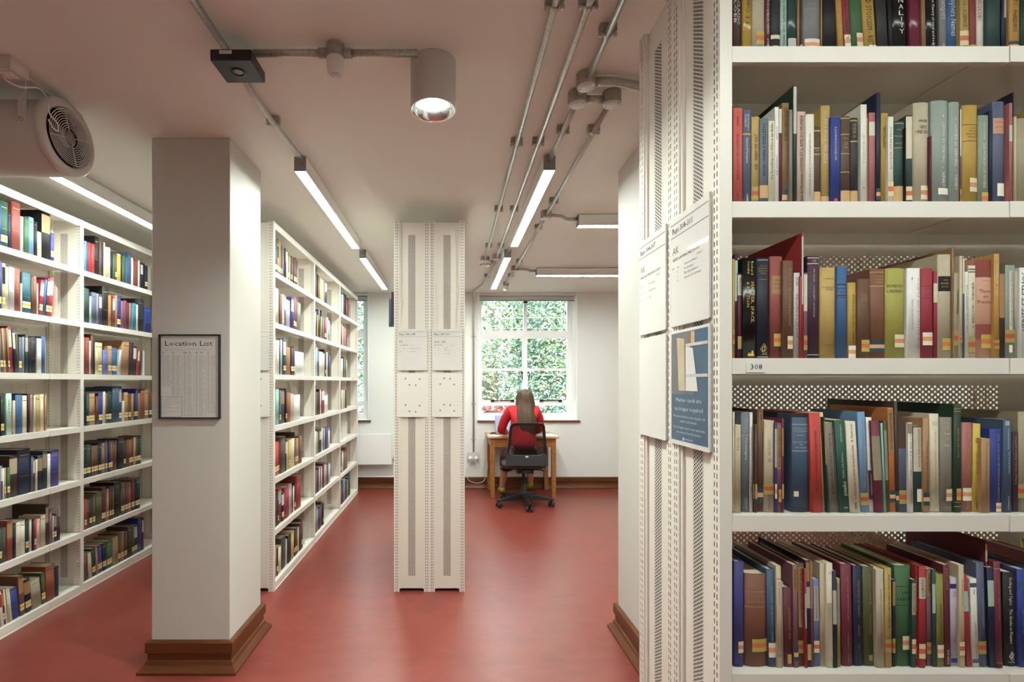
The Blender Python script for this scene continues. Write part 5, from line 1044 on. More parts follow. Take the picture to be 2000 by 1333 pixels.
R5 = [
 (1434, 1453, 1098, 'violet', 'violet blue book with a torn cream classmark', dict(tape='a', tz=(.03, .055), text=[Tl('PLATON', 'slate', 'h', .90, .92), Tl('1', 'slate', 'h', .85, .87, .45, .55), Tl('NOMOI', 'slate', 'h', .80, .82)])),
 (1456, 1500, 1122, 'chestnut', 'very broad chestnut book with gilt rules', dict(tape='h', tz=(.032, .060), bands=[(.805, .811, 'gold'), (.640, .646, 'gold')], text=[Tl('VOM GEIST', 'gold', 'h', .755, .765, .35, .75), Tl('AND', 'gold', 'h', .725, .733, .5, .58), Tl('GESETZGEBUNG', 'gold', 'h', .69, .70, .1, .9)])),
 (1501, 1517, 1113, 'steel', 'steel blue book with pale lettering running up', dict(ln=1.2, tape='f', tz=(.02, .052), text=[Tl('VAGO * CODICES ET GREGORII', 'aqua', 'u', .25, .83, .4, .65)])),
 (1519, 1528.5, 1106, 'beige', 'beige book with a dark line near the top', dict(ln=1, soft=1, bands=[(.87, .875, 'umber'), (.115, .118, 'umber')], text=[Tl('RAT. HUMANISTICA', 'umber', 'd', .62, .84, .4, .7)])),
 (1529, 1532.5, 1137, 'palegrey', 'thin pale grey booklet covered in print', dict(ln=1, soft=1)),
 (1533.5, 1551, 1149, 'maroon', 'short maroon book with a gilt oval device', dict(ln=1.2, bands=[(.04, .16, 'gold', .3, .75)], text=[Tl('ROSS - LE MORALE ACTES', 'gold', 'u', .36, .76, .45, .62), Tl('1976', 'gold', 'h', .015, .03, .3, .75)])),
 (1551.5, 1560, 1104, 'mauve', 'mauve book with a tan title panel', dict(ln=1, soft=1, bands=[(.73, .96, 'tan')], tape='c', tz=(.014, .042), text=[Tl('ETICA AL PRIMO', 'umber', 'd', .76, .95)])),
 (1560.5, 1574, 1102, 'brown', 'brown book lettered RAPPORTS AVEC AUTRUI', dict(ln=1, tape='b', tz=(.028, .056), bands=[(.38, .97, 'tan', .1, .95)], text=[Tl('VOELKE / RAPPORTS AVEC AUTRUI', 'umber', 'u', .40, .95, .35, .72)])),
 (1574.5, 1577.5, 1112, 'red', 'thin red booklet with a pale strip', dict(ln=1, soft=1, bands=[(.4, .75, 'palegrey')])),
 (1578, 1585, 1095, 'navy', 'navy book mended with tan tape', dict(ln=1.2, soft=1, bands=[(.55, .75, 'palegrey'), (.8, .98, 'tan')], tape='d', tz=(.015, .05))),
 (1585.5, 1590, 1096, 'chestnut', 'thin tall chestnut book with a tan panel', dict(ln=1, soft=1, bands=[(.55, .98, 'tan')])),
 (1590.5, 1601, 1132, 'periwinkle', 'periwinkle book with a white title panel', dict(ln=.8, soft=1, bands=[(.52, .92, 'palegrey', .1, .95)], tape='e', tz=(.03, .056), text=[Tl('FABRINI TEORIA DELLA VIRTU', 'umber', 'u', .54, .9, .35, .65)])),
 (1603, 1615, 1101, 'beige', 'tall bare beige book with a split spine', dict(ln=.6, soft=1, gloss=0)),
 (1615.5, 1628, 1101, 'cream', 'cream paperback with peeling film', dict(ln=.6, soft=1, bands=[(.1, .62, 'linen', .1, .95)], text=[Tl('Paul', 'umber', 'h', .91, .922, .3, .7), Tl('Rabbow', 'umber', 'h', .895, .907, .25, .75)])),
 (1628.5, 1636, 1116, 'navy', 'narrow navy book with a frosted panel', dict(ln=.8, soft=1, bands=[(.45, .8, 'palegrey')])),
 (1636.5, 1642, 1131, 'lime', 'thin lime olive book with a grey panel', dict(ln=.6, soft=1, bands=[(.48, .95, 'dun')])),
 (1646, 1667, 1103, 'wine', 'wine red cloth book with gilt lettering', dict(ln=1, text=[Tl('PLATO AND ARISTOTLE ON LAW', 'gold', 'd', .45, .88, .5, .66), Tl('Harvard', 'gold', 'd', .2, .32, .5, .62), Tl('Reeve', 'gold', 'd', .04, .12, .5, .64)])),
 (1669, 1686, 1106, 'navy', 'navy book lettered THE POETICS OF THERAPY', dict(ln=.8, text=[Tl('THE POETICS OF THERAPY', 'gold', 'd', .49, .86, .45, .66), Tl('APEIRON', 'gold', 'd', .30, .41, .45, .6), Tl('A.P.P', 'gold', 'd', .17, .22, .45, .6)])),
 (1689, 1711, 1108, 'moss', 'moss green cloth book with gilt lettering', dict(ln=1, bands=[(.05, .11, 'olive', .4, .75)], text=[Tl('THE NORMS OF NATURE', 'gold', 'd', .62, .93, .5, .66), Tl('Schofield and Striker', 'gold', 'd', .32, .52, .5, .64)])),
 (1713, 1728, 1113, 'linen', 'linen-coloured paperback with fine upright print', dict(ln=.8, soft=1, text=[Tl('Hanna Roisman : Loyalty in Early Greek Epic and Tragedy', 'umber', 'u', .2, .8, .5, .68)])),
 (1730, 1743, 1111, 'gold', 'straw-coloured book about envy in Greek philosophy', dict(ln=.5, tape='b', tz=(.034, .062), text=[Tl('MILOBENSKI / NEID IN GRIECH. PHILOSOPHIE', 'umber', 'u', .40, .94, .4, .72)])),
 (1743.5, 1749, 1133, 'midnight', 'narrow blue-black book with a tan panel', dict(soft=1, bands=[(.70, .98, 'tan')], tape='b')),
 (1750, 1781, 1106, 'green', 'broad green cloth book with two dark rules', dict(ln=.3, tape='a', tz=(.036, .066), bands=[(.79, .796, 'darkgreen'), (.60, .606, 'darkgreen')], text=[Tl('LAU', 'black', 'h', .72, .745, .4, .9), Tl('LABOR', 'black', 'h', .655, .685, .15, .95)])),
 (1781.5, 1789, 1133, 'bottle', 'dark teal book with a grey-cream title panel', dict(soft=1, bands=[(.6, .96, 'linen')], tape='e', text=[Tl('PHILOS. DER MITTE', 'umber', 'u', .63, .93)])),
 (1789.5, 1795.5, 1107, 'red', 'narrow red book with a long tan panel', dict(soft=1, bands=[(.56, .90, 'tan')], tape='f', tz=(.016, .045))),
 (1796, 1809, 1107, 'red', 'red cloth book with a cream title label', dict(tape='e', tz=(.02, .052), bands=[(.68, .89, 'cream')], text=[Tl('ETIQUE ARISTOTE', 'umber', 'd', .7, .87)])),
 (1810.5, 1822, 1112, 'mauve', 'mauve book with a tan upper panel', dict(ln=.5, soft=1, bands=[(.72, .97, 'tan')], tape='b', tz=(.026, .052), text=[Tl('DER EUTHYPHRO', 'umber', 'd', .75, .94)])),
 (1822.5, 1829, 1113, 'bottle', 'narrow dark teal book with a mint panel', dict(ln=.6, soft=1, bands=[(.55, .85, 'mint')])),
 (1831, 1845, 1123, 'olive', 'olive book lettered SYNEIDESIS', dict(ln=.6, tape='f', tz=(.02, .048), text=[Tl('CANCRINI - SYNEIDESIS', 'umber', 'u', .34, .68, .4, .66)])),
 (1846, 1857, 1104, 'maroon', 'dark maroon book with orange capitals at the top', dict(ln=1, soft=1, text=[Tl('EUROPE IT FUROR', 'orange', 'u', .76, .97, .3, .75), Tl('BAKER WAR', 'ivory', 'u', .03, .17, .35, .7)])),
 (1858, 1874, 1129, 'lilac', 'pale lilac paperback with two blue bands', dict(ln=1, soft=1, bands=[(.875, .93, 'royal'), (.035, .085, 'royal')], text=[Tl('10-16', 'violet', 'd', .78, .84, .4, .65), Tl('THEOS', 'grey', 'd', .24, .32, .35, .55), Tl('Francesco Becchi  Aristotele e la psicologia', 'grey', 'u', .12, .66, .55, .72)])),
 (1875, 1885, 1104, 'beige', 'beige book with a red and tan classmark', dict(ln=.8, soft=1, tape='e', tz=(.026, .056), text=[Tl('WALTER MARTIN AUTOFA', 'umber', 'd', .6, .86, .5, .75)])),
 (1889, 1899, 1123, 'red', 'leaning red book with a mint label', dict(ln=3.5, soft=1, bands=[(.60, .82, 'mint')])),
 (1900, 1913, 1131, 'ivory', 'ivory paperback with two slate bands', dict(ln=2, soft=1, bands=[(.90, .95, 'slate'), (.04, .085, 'slate')], text=[Tl('ARPAS', 'umber', 'u', .82, .88, .4, .65), Tl('NUIA DE IREDI', 'umber', 'u', .34, .5, .5, .68), Tl('ANTONIO MUGLIA', 'umber', 'u', .1, .26, .5, .65)])),
 (1914, 1929, 1100, 'slate', 'slate book with an ochre and red classmark', dict(ln=1.8, tape='b', tz=(.028, .056), text=[Tl('JUST ARISTOTLE OR ELSE', 'lilac', 'd', .38, .75, .5, .68)])),
 (1929.5, 1933, 1056, 'maroon', 'tallest thin maroon book with a cream panel', dict(ln=1.2, d=.215, bands=[(.83, .97, 'beige')])),
 (1934, 1946, 1109, 'navy', 'navy book with a pale mint label', dict(ln=1.8, soft=1, bands=[(.61, .87, 'mint')])),
 (1947, 1960, 1098, 'wine', 'wine red leather-look book beside a black one', dict(ln=1.5, bands=[(.93, .937, 'gold'), (.045, .05, 'gold')], text=[Tl('FONDS D ART GREC PASSIONS', 'gold', 'd', .45, .88, .45, .6)])),
 (1963, 1989, 1119, 'black', 'black book with white lettering on Greeks and pleasure', dict(ln=.8, text=[Tl('Gosling and Taylor', 'white', 'd', .65, .95, .38, .6), Tl('The Greeks on Pleasure', 'white', 'd', .24, .61, .38, .6), Tl('@', 'ivory', 'h', .08, .16, .3, .7), Tl('OXFORD', 'ivory', 'h', .035, .05, .25, .75)])),
 (1991, 2014, 1113, 'royal', 'royal blue book with a torn label at the picture edge', dict(ln=.8, tape='a', tz=(.02, .045), bands=[(.8, .87, 'blue')], text=[Tl('ARISTOTLE ON', 'sky', 'd', .35, .6, .3, .45)])),
]
SHELF_R = ('the topmost shelf in view', 'the shelf above the light blue-green volumes' if False else 'the second shelf down', 'the shelf marked 308', 'the shelf below the 308 label', 'the lowest shelf in view')
def fit(*ps):
    for p in ps:
        if len(p.split()) <= 16: return p
    return ' '.join(ps[-1].split()[:16])
used_labels = set()
RB = random.Random(11)
for si, rows in enumerate((R1, R2_, R3, R4, R5)):
    zi = 6-si; z = LV[zi]+.0012; s = (YFR+.024)/F
    for i, (x0, x1, top, col, desc, o) in enumerate(rows):
        Y = YFR+.024+RB.uniform(-.004, .006)+(.0 if not o.get('d') else 0)
        s = Y/F; X0 = (x0-PX)*s; w = (x1-x0)*s; h = EYE-(top-PY)*s-z
        h = min(h, (LV+[HTOP])[zi+1]-.05-z)
        d = o.get('d', min(.205, max(.12, h*RB.uniform(.64, .74)))); d = min(d, YFR+CW/2-.006-Y)
        lab = fit('%s on %s of the near bookcase' % (desc, SHELF_R[si]), '%s on %s' % (desc, SHELF_R[si]))
        assert lab not in used_labels, lab
        used_labels.add(lab)
        ln = o.get('ln', 0)
        make_book((X0, Y, z), 0, w, h, d, col, ln, 'l', o.get('soft', False), o.get('gloss', False), o.get('tape'), o.get('tz'), o.get('bands', ()), o.get('text', ()), lab, 'books on %s of the near bookcase' % SHELF_R[si])
N_NEAR = BCOUNT[0]
# ---------------------------------------------------------------- left aisle bookcase; foot x0, x1 in the photo, colour, height, lean(+ = away), extra
def P(s):
    r = []
    for t in s.split(';'):
        q = t.split()
        if not q: continue
        e = {}
        for k in q[4:]:
            if k.startswith('l'): e['ln'] = float(k[1:])
            elif k == 'y': e['tape'] = 'y'
            elif k.startswith('b:'): e['band'] = k[2:]
            elif k.startswith('d'): e['d'] = float(k[1:])
        r.append((float(q[0]), float(q[1]), q[2], float(q[3]), e))
    return r
L_NEAR = [
 P('0 2.5 royal .22; 2.5 18 forest .245 y; 18 24 navy .2; 24 41 brick .265; 41.5 48 palegrey .2; 48 57 green .2; 57.5 67 sky .215; 67.5 74 black .2; 74.5 83 cream .15 y; 83.5 100 black .285 b:tan d.2; 100.5 107 violet .17 y'),
 P('0 5 violet .25 y; 5.5 11.5 paleyellow .245 y b:black; 12 18 cream .23; 18.5 29.5 palegrey .235; 30 41 brick .235; 41.5 44 ivory .16; 44.5 62 teal .225 y; 62.5 66 brown .21; 66.5 73 chestnut .22; 73.5 75.5 white .18; 77 84 red .205 l5 y b:cream; 85 89 blue .215 l5; 89.5 95 wine .225 l5 y b:cream; 95.5 102 scarlet .235 l4 y b:ivory'),
 P('0 3 sky .21; 3.5 9 brown .23 l-4 y; 9.5 13.5 tan .235 l-4 y; 14 18 brown .235 l-4; 18.5 22 kraft .24 l-4 y; 22.5 29 red .25 l-4 b:ivory; 29.5 34.5 navy .235 l-4 b:ivory; 35 38.5 moss .21 l-2; 39 45 slate .195 y; 45.5 50 grey .2; 50.5 56 bottle .215 b:palegrey; 56.5 62 black .2; 62.5 73 black .205; 74 82 white .2; 83 91 blue .215'),
 P('0 2 umber .19; 2.5 9 black .205 y; 9.5 13 green .2; 13.5 25.5 mint .225; 26 31 beige .185; 31.5 45 blue .215; 46 55 cream .21; 55.5 60 black .22; 60.5 66 rose .215; 66.5 70 mint .21; 70.5 80 gold .215; 80.5 87.5 cream .215; 88 91.5 tan .21'),
 P('0 3 grey .18; 3.5 7 violet .18 b:white; 7.5 11 white .165; 11.5 14.5 gold .165 y; 15 20.5 green .165 y; 21 36 umber .225 b:beige; 37 62 navy .25 d.21; 62.5 66 slate .2; 66.5 70 brown .19 b:ivory; 70.5 74 cream .18; 74.5 84 navy .2 b:dun; 84.5 93 darkgreen .22 b:dun; 93.5 99 white .2; 100 117 violet .215'),
 P('0 6 bottle .19 y; 6.5 14 oldleather .185; 15 26 brick .215 b:tan; 26.5 32 midnight .19; 32.5 41 cream .19; 41.5 51.5 ivory .19; 52.5 59 darkgreen .19 y; 59.5 64 cream .18; 64.5 67 navy .17; 67.5 72 red .175 y; 72.5 80.5 pink .17; 81 91 linen .185; 91.5 97 umber .24 b:dun d.21; 97.5 103 mauve .2; 103.5 107 sage .16 y; 107.5 112 navy .165 b:dun y; 112.5 119 plum .14'),
 P('0 3 red .2 l-6; 3.5 8.5 ivory .19 l-6 b:red; 9 14 maroon .19 l-6 b:tan y; 14.5 18 cream .19 l-6; 18.5 22 beige .19 l-6; 22.5 25.5 cream .185 l-6; 26 41 royal .175 l-6; 41.5 51 chestnut .225 l-4 b:tan y; 52 64 black .19 l-5 b:tan y; 65 83 dun .165 l-6; 84 91.5 moss .185 l-3 y; 92 109 rust .21 l-2; 110 117 navy .18'),
]
L_FAR = [
 P('163 166 gold .17 y; 166.5 170 sky .2; 170.5 173 blue .2; 173.5 179 red .2; 179.5 186 red .2; 186.5 195 black .26 d.21; 195.5 199 brown .24; 199.5 204 navy .235; 204.5 207 cream .24; 207.5 214 paleyellow .215; 214.5 217 white .22; 217.5 222 midnight .2; 222.5 226 green .19; 226.5 230 brown .2 y; 230.5 237 yellow .2; 237.5 241 plum .19; 241.5 247 green .2; 247.5 251 blue .2; 251.5 258 steel .24; 258.5 262 white .21; 262.5 271 brick .21; 271.5 275 ivory .21; 275.5 280 navy .2 b:ivory; 280.5 284 black .2; 284.5 290 navy .19 y'),
 P('163 167 forest .23; 167.5 171 bottle .225; 171.5 176 darkgreen .225; 176.5 180 mint .18; 180.5 190 slate .21; 190.5 195 grey .21; 195.5 201 purple .21 b:lilac; 201.5 213 black .27 d.21; 213.5 219 orange .22; 219.5 221.5 forest .18; 222 226 red .22 b:ivory; 226.5 230 tan .23; 230.5 238 royal .235 y; 238.5 243 mauve .2; 243.5 249 magenta .21; 249.5 254 umber .2; 254.5 259 rose .2; 259.5 267 turquoise .205; 267.5 271 ivory .2; 271.5 283 charcoal .25 d.21; 284 297 royal .2'),
 P('163 167.5 rust .24; 168 175 brick .24; 175.5 178 ivory .22; 178.5 183 chestnut .265; 183.5 186 navy .22; 186.5 194 paleyellow .215; 194.5 202 linen .215 y; 203 212 periwinkle .17; 212.5 220 tan .2 y; 221 231 blue .19 y; 232 237 palegrey .18 l5; 238 253 tan .245 l4 d.21; 254 260 plum .24 l4; 261 267 darkgreen .22 l4 b:ivory; 268 272 red .2 l5 b:cream; 272.5 277 umber .19 l5'),
 P('163 169 midnight .235; 169.5 175 bottle .21 y; 175.5 188 tan .21 y; 188.5 194 brown .19; 194.5 202 royal .21 y; 202.5 207 cream .22; 207.5 211 brown .21 y; 211.5 220 darkgreen .22 y; 221 234 steel .25 d.21; 234.5 240 blue .255 b:palegrey y; 240.5 244 cream .15; 244.5 252 tan .21 y; 252.5 258 brown .2 y; 258.5 262 tan .2; 262.5 266 black .2 y; 266.5 271 royal .235 y; 271.5 276 kraft .2; 276.5 284 rust .22; 284.5 292 tan .23 y; 292.5 298 brown .2 y'),
 P('163 170 black .22 y; 170.5 179 darkgreen .215 y; 179.5 184 brown .2 y; 184.5 189 brown .2 y; 189.5 193 oldleather .2 y; 193.5 200 midnight .21 y; 200.5 207 kraft .21 y; 207.5 212 slate .22 y; 212.5 217 navy .22 y; 217.5 222 rust .21 y; 222.5 231 brown .21; 231.5 243 black .22; 243.5 248 umber .2 y; 248.5 253 brown .2; 253.5 258 rust .2 y; 258.5 262 brown .21 y; 262.5 266 tan .21 y; 266.5 270 oldleather .21 y; 270.5 278 darkgreen .215 y'),
 P('163 166 tan .19; 166.5 171 red .2 y; 171.5 176 brown .19; 176.5 182 darkgreen .2 y; 182.5 188 brown .21 y; 188.5 200 moss .22; 200.5 209 maroon .24 y; 209.5 214 tan .22 y; 214.5 219 umber .23 y; 219.5 223 brown .23 y; 224 237 black .25; 237.5 245 brown .23 y; 245.5 251 oldleather .22 y; 251.5 258 rust .22 y; 258.5 265 maroon .23 y; 265.5 275 black .23 y'),
 P('164 175 brown .18 l-5; 175.5 182 beige .175 l-5; 183 190 darkgreen .19 l-5 y; 190.5 194 tan .19 l-5; 194.5 203 violet .19 l-4 y; 203.5 211 midnight .19 l-3 y; 211.5 222 green .19 l-3 y; 222.5 226 dun .2 l-2; 226.5 232 tan .2 l-2; 232.5 238 brown .21 y; 238.5 244 kraft .21 y; 244.5 250 oldleather .2 y; 250.5 258 umber .23; 258.5 264 moss .22 y; 264.5 270 bottle .22 b:palegrey y; 270.5 278 royal .26; 278.5 282 maroon .25 b:cream'),
]
XB = XLC-.018
def l_y(px): return at_side(px, XB)
ROWN = ('top shelf', 'second shelf down', 'third shelf down', 'shelf just below eye level', 'fifth shelf down', 'sixth shelf down', 'bottom shelf')
MASS = MB().use('book_cloth')
def mass_book(M, w, h, d, col, tape=None, band=None):
    b = min(.1*w, .004)
    cover(MASS, M, w, d, h, bc(col), b, .002, 3)
    MASS.col = lin('b9ab8c'); bx_faces(MASS, M, .0015, w-.0015, b+.002, d-.003, .002, h-.003)
    if band: patch(MASS, M, w, b, 0, 1, h*.55, h*.92, bc(band), .0004, 3)
    if tape:
        for i, c in enumerate(('d9d2bb', 'd8a928', 'd9d2bb')): patch(MASS, M, w, b, .05, .95, .03+.011*i, .041+.011*i, lin(c), .0006, 3)
def frame_at(loc, rz, lean=0, w=0):
    M = Matrix.Translation(loc) @ Matrix.Rotation(rz, 4, 'Z') @ Matrix.Rotation(math.radians(-lean), 4, 'Y')
    return M
LIMIT = 300
near_list = []
def SIZE(h, w): return 'tall ' if h >= .24 else ('short ' if h <= .17 else '')
def WID(w): return 'broad ' if w > .045 else ('thin ' if w < .011 else '')
for bay, sets in ((0, L_NEAR), (1, L_FAR)):
    for ri, row in enumerate(sets):
        n = len(row); z = LV[6-ri]+.0012
        items = []
        prev = -9
        for i, (x0, x1, col, h, e) in enumerate(row):
            y0 = max(l_y(x0), prev+.0006) if i else l_y(x0); y1 = l_y(x1); w = max(.004, y1-y0); prev = y0+w
            items.append((y0, w, col, min(h, .29), e, n-1-i))
        for (y0, w, col, h, e, k) in items:
            # lean: positive leans away from the viewer (top towards +Y), negative towards
            lean = -e.get('ln', 0)
            d = min(e.get('d', max(.13, h*.7)), .2)
            desc = (WID(w)+SIZE(h, w)+nm(col)).strip()
            if 'band' in e: desc += ' book with a '+nm(e['band'])+' spine panel'
            else: desc += ' book'
            if abs(lean) > 1: desc = 'leaning '+desc
            near_list.append(dict(bay=bay, ri=ri, k=k, y0=y0, w=w, h=h, d=d, col=col, e=e, lean=lean, z=z, desc=desc))
def place_L(q, individual):
    lean = q['lean']; piv = 'l' if lean >= 0 else 'r'
    loc = Vector((XB-RB.uniform(0, .006), q['y0'] if piv == 'l' else q['y0']+q['w'], q['z']))
    e = q['e']
    if individual:
        bands = [(.55, .92, e['band'])] if 'band' in e else []
        if 'line' in q: bands = [(.86, .875, q['line'], .15, .85), (.40, .405, q['line'], .15, .85)] if q['w'] > .03 else [(.9, .908, q['line'], .1, .9)]
        make_book(loc, math.pi/2, q['w'], q['h'], q['d'], q['col'], lean, piv, q['w'] < .012, False, e.get('tape'), (.028, .064) if e.get('tape') else None, bands, q.get('text', ()), q['label'], q['group'])
    else:
        M = frame_at(loc, math.pi/2, lean)
        if piv == 'r': M = M @ Matrix.Translation((-q['w'], 0, 0))
        mass_book(M, q['w'], q['h'], q['d'], q['col'], e.get('tape'), e.get('band'))
ranked = sorted(near_list, key=lambda q: -(q['w']*q['h']/(q['y0']**2)*(2.4/q['y0'])))
chosen = set(id(q) for q in ranked[:LIMIT-N_NEAR-3])
from collections import Counter
cnt = Counter((q['bay'], q['ri'], q['desc']) for q in near_list)
TXT = {(0, 1, 4): ('GALILEO', 'ivory'), (0, 3, 3): ('GALILEO', 'green')}
for q in near_list:
    if id(q) in chosen:
        bay = 'under the fan' if q['bay'] == 0 else 'beside the square column'
        where = '%s of the left bay %s' % (ROWN[q['ri']], bay)
        where = '%s, bay %s' % (ROWN[q['ri']], bay)
        uniq = cnt[(q['bay'], q['ri'], q['desc'])] == 1
        if uniq: q['label'] = fit('%s on the %s' % (q['desc'], where))
        else: q['label'] = fit('%s, %s before the bookend, %s' % (q['desc'], ordn(q['k']), where), '%s, %s before bookend, %s' % (q['desc'], ordn(q['k']), where))
        q['group'] = 'books on the %s' % where
        # a few spines carry readable lettering
        e = q['e']
        tc = 'gold' if q['col'] in ('black', 'navy', 'midnight', 'forest', 'green', 'teal', 'bottle', 'darkgreen', 'violet', 'blue', 'royal', 'brick', 'red', 'umber', 'charcoal', 'maroon', 'wine', 'steel') else 'umber'
        if q['w'] > .016 and 'band' not in e:
            if q['col'] == 'mint' or (q['ri'] == 1 and q['col'] == 'brick' and q['bay'] == 0): q['text'] = [('GALILEO', tc, 'd', .42, .86, .36, .62)]
            else: q['line'] = tc
    place_L(q, id(q) in chosen)
# books sticking out beyond the end panel of the free-standing case (left face)
for (xa, xb, yt, yb, col, Y, lab) in ((758.6, 762.8, 584, 645, 'teal', 3.44, 'teal book poking out beside the free-standing white end panel'), (762.8, 769.4, 571, 645, 'plum', 3.36, 'dark plum book poking out beside the free-standing white end panel')):
    X = at_depth(xa, 0, Y).x; z0 = at_depth(0, yb, Y).z; z1 = at_depth(0, yt, Y).z
    zs = min(LV, key=lambda v: abs(v-z0))
    make_book((X, Y+.05, zs+.0012), -math.pi/2, .05, z1-zs, .2, col, 0, label=lab, group='books poking out beside the free-standing end panel')
# ---------------------------------------------------------------- the smaller remaining books
def mrow(bay_y0, zi, spec):
    y = bay_y0; z = LV[zi]+.0012
    for t in spec.split(';'):
        q = t.split()
        if not q: continue
        w = float(q[1]); h = float(q[2]); ln = 0; tape = None; band = None
        for k in q[3:]:
            if k == 'y': tape = 1
            elif k.startswith('l'): ln = float(k[1:])
            elif k.startswith('b:'): band = k[2:]
        if q[0] != '_':
            M = frame_at((XM-.02-RB.uniform(0, .008), y+(w if ln else 0), z), math.pi/2, -ln)
            if ln: M = M @ Matrix.Translation((-w, 0, 0))
            mass_book(M, w, min(h, .29), min(.2, max(.13, h*.7)), q[0], tape, band)
        y += w+.0012
B1 = ['brick .03 .24 b:ivory; palegrey .02 .2; forest .05 .23 y; tan .03 .21 y b:black; kraft .06 .25 y; brown .02 .22 y; slate .04 .22; umber .02 .22 b:tan; ivory .03 .2; dun .02 .19 y; moss .02 .2 y; paleyellow .03 .19 y; umber .03 .2 y; brown .03 .2; maroon .03 .2 y; oldleather .04 .21 y; black .03 .2',
      'violet .05 .24; cream .09 .24; umber .02 .2; rust .04 .21; ivory .03 .22 y; periwinkle .05 .22 b:ivory; beige .03 .2; lilac .06 .2 b:ivory; violet .06 .23 b:ivory l4; magenta .05 .24 y l4; oldleather .04 .23 l4 y; taupe .09 .22 l3',
      'white .09 .24; ivory .05 .23; navy .02 .2; palegrey .03 .24; royal .03 .24; bottle .06 .25 b:ivory y; kraft .05 .2; orange .05 .2; navy .06 .2 y; maroon .03 .21 y; white .23 .18',
      'midnight .05 .25; moss .02 .21; aqua .07 .24; slate .03 .23 y; umber .09 .24 b:tan; black .03 .24 y; rust .08 .21; beige .08 .2; white .15 .19',
      'yellow .02 .25 y; scarlet .10 .225 y; red .03 .225 y; oldleather .11 .25; black .02 .22 b:ivory; palegrey .05 .2; yellow .05 .21 y; cream .08 .21; umber .02 .25; kraft .09 .2 y; chestnut .07 .21',
      'black .11 .225; navy .02 .16 y; red .06 .24 b:palegrey; midnight .05 .2 b:ivory y; crimson .10 .22; lilac .03 .22; salmon .04 .22; black .03 .2; ivory .03 .19; black .03 .21 y; red .12 .25',
      'ivory .04 .19 b:black; orange .05 .21; black .03 .18 y; cream .06 .18; umber .10 .22; palegrey .03 .18; navy .04 .2; black .03 .2; yellow .07 .2; black .03 .19 y; maroon .05 .2 y; beige .04 .19; umber .06 .21; brown .04 .23 y; _ .05 .1']
B2 = ['umber .02 .26; brown .04 .24 y; dun .03 .22 y; brown .06 .27; black .02 .22; kraft .09 .22; paleyellow .06 .21; ivory .04 .21; taupe .05 .22; charcoal .07 .22 b:palegrey',
      'darkgreen .08 .23 y; palegrey .03 .21; midnight .05 .23; yellow .02 .2; charcoal .08 .25; gold .03 .2; black .05 .26; sky .04 .2; red .08 .2 y; ivory .06 .22; black .02 .21; aqua .06 .2',
      'plum .06 .24 y; palegrey .05 .23; mint .04 .25; purple .07 .24 b:sky; ivory .13 .22; cream .04 .21; umber .02 .25; navy .06 .22 y; white .04 .23; charcoal .05 .24; slate .06 .2',
      'charcoal .12 .26; tan .03 .2; umber .06 .2; black .03 .22; white .03 .22; mauve .04 .2; red .09 .22 b:ivory; white .12 .16',
      'black .08 .25 b:palegrey; ivory .06 .2; dun .05 .19; umber .05 .2; navy .06 .2 b:palegrey; ivory .05 .22; darkgreen .03 .2; cream .03 .2; violet .13 .2; white .05 .16',
      'umber .05 .2; plum .05 .2; mauve .05 .2; umber .05 .21; lilac .04 .21; maroon .05 .2; ivory .04 .2; wine .05 .22; beige .05 .2; dun .04 .2; violet .06 .2; palegrey .07 .18',
      'black .09 .22 b:ivory; dun .07 .21; slate .04 .19; violet .05 .2; red .03 .2; umber .05 .22; black .03 .2 y']
B3 = ['black .03 .22; gold .04 .2 y; lilac .05 .2; sage .05 .2; mint .06 .22; charcoal .06 .24; black .10 .24; scarlet .05 .2; charcoal .06 .22',
      'umber .03 .2; orange .06 .22; tan .04 .22; brick .06 .23; ivory .05 .21; mauve .06 .21; palegrey .06 .2; red .05 .2',
      'ivory .03 .2; brown .05 .22; charcoal .05 .23; ivory .06 .2; white .05 .2; navy .05 .22; taupe .05 .2; green .05 .2; beige .05 .2',
      'paleyellow .05 .2; beige .05 .2; moss .03 .2; cream .13 .2; linen .09 .2; black .05 .2; gold .03 .18',
      '',
      'forest .03 .2; ivory .05 .2; beige .05 .2 ; umber .04 .22 y; ivory .05 .22; dun .04 .2; steel .06 .21; tan .03 .2; rust .10 .24',
      'maroon .06 .2; chestnut .08 .2; brick .05 .2; black .03 .2; sky .12 .24; black .05 .2; chestnut .06 .2; gold .03 .2; bottle .08 .22; steel .06 .24']
for by, BB in ((YE+.032, B1), (4.14+.032, B2), (5.09+.032, B3)):
    for i, sp in enumerate(BB): mrow(by, 6-i, sp)
# run of books continuing out of frame on the near and left cases
cl = [c for c in PAL if c not in ('white', 'ivory')]
for zi in range(2, 7):
    x = (2024-PX)*(YFR+.024)/F+.002
    while x < XRC+.9:
        w = RB.uniform(.012, .035); h = RB.uniform(.18, .24)
        mass_book(Matrix.Translation((x, YFR+.026, LV[zi]+.0012)), w, h, h*.7, RB.choice(cl)); x += w+.001
for zi in range(0, 7):
    y = 2.29
    while y < l_y(0)-.04:
        w = RB.uniform(.012, .035); h = RB.uniform(.18, .24)
        mass_book(frame_at((XB, y, LV[zi]+.0012), math.pi/2), w, h, h*.7, RB.choice(cl)); y += w+.001
o = MASS.build('remaining_books', origin=(0, 0, 0)); tag(o, 'all the smaller books filling the far shelves of the aisle bookcases', 'books'); o['kind'] = 'stuff'
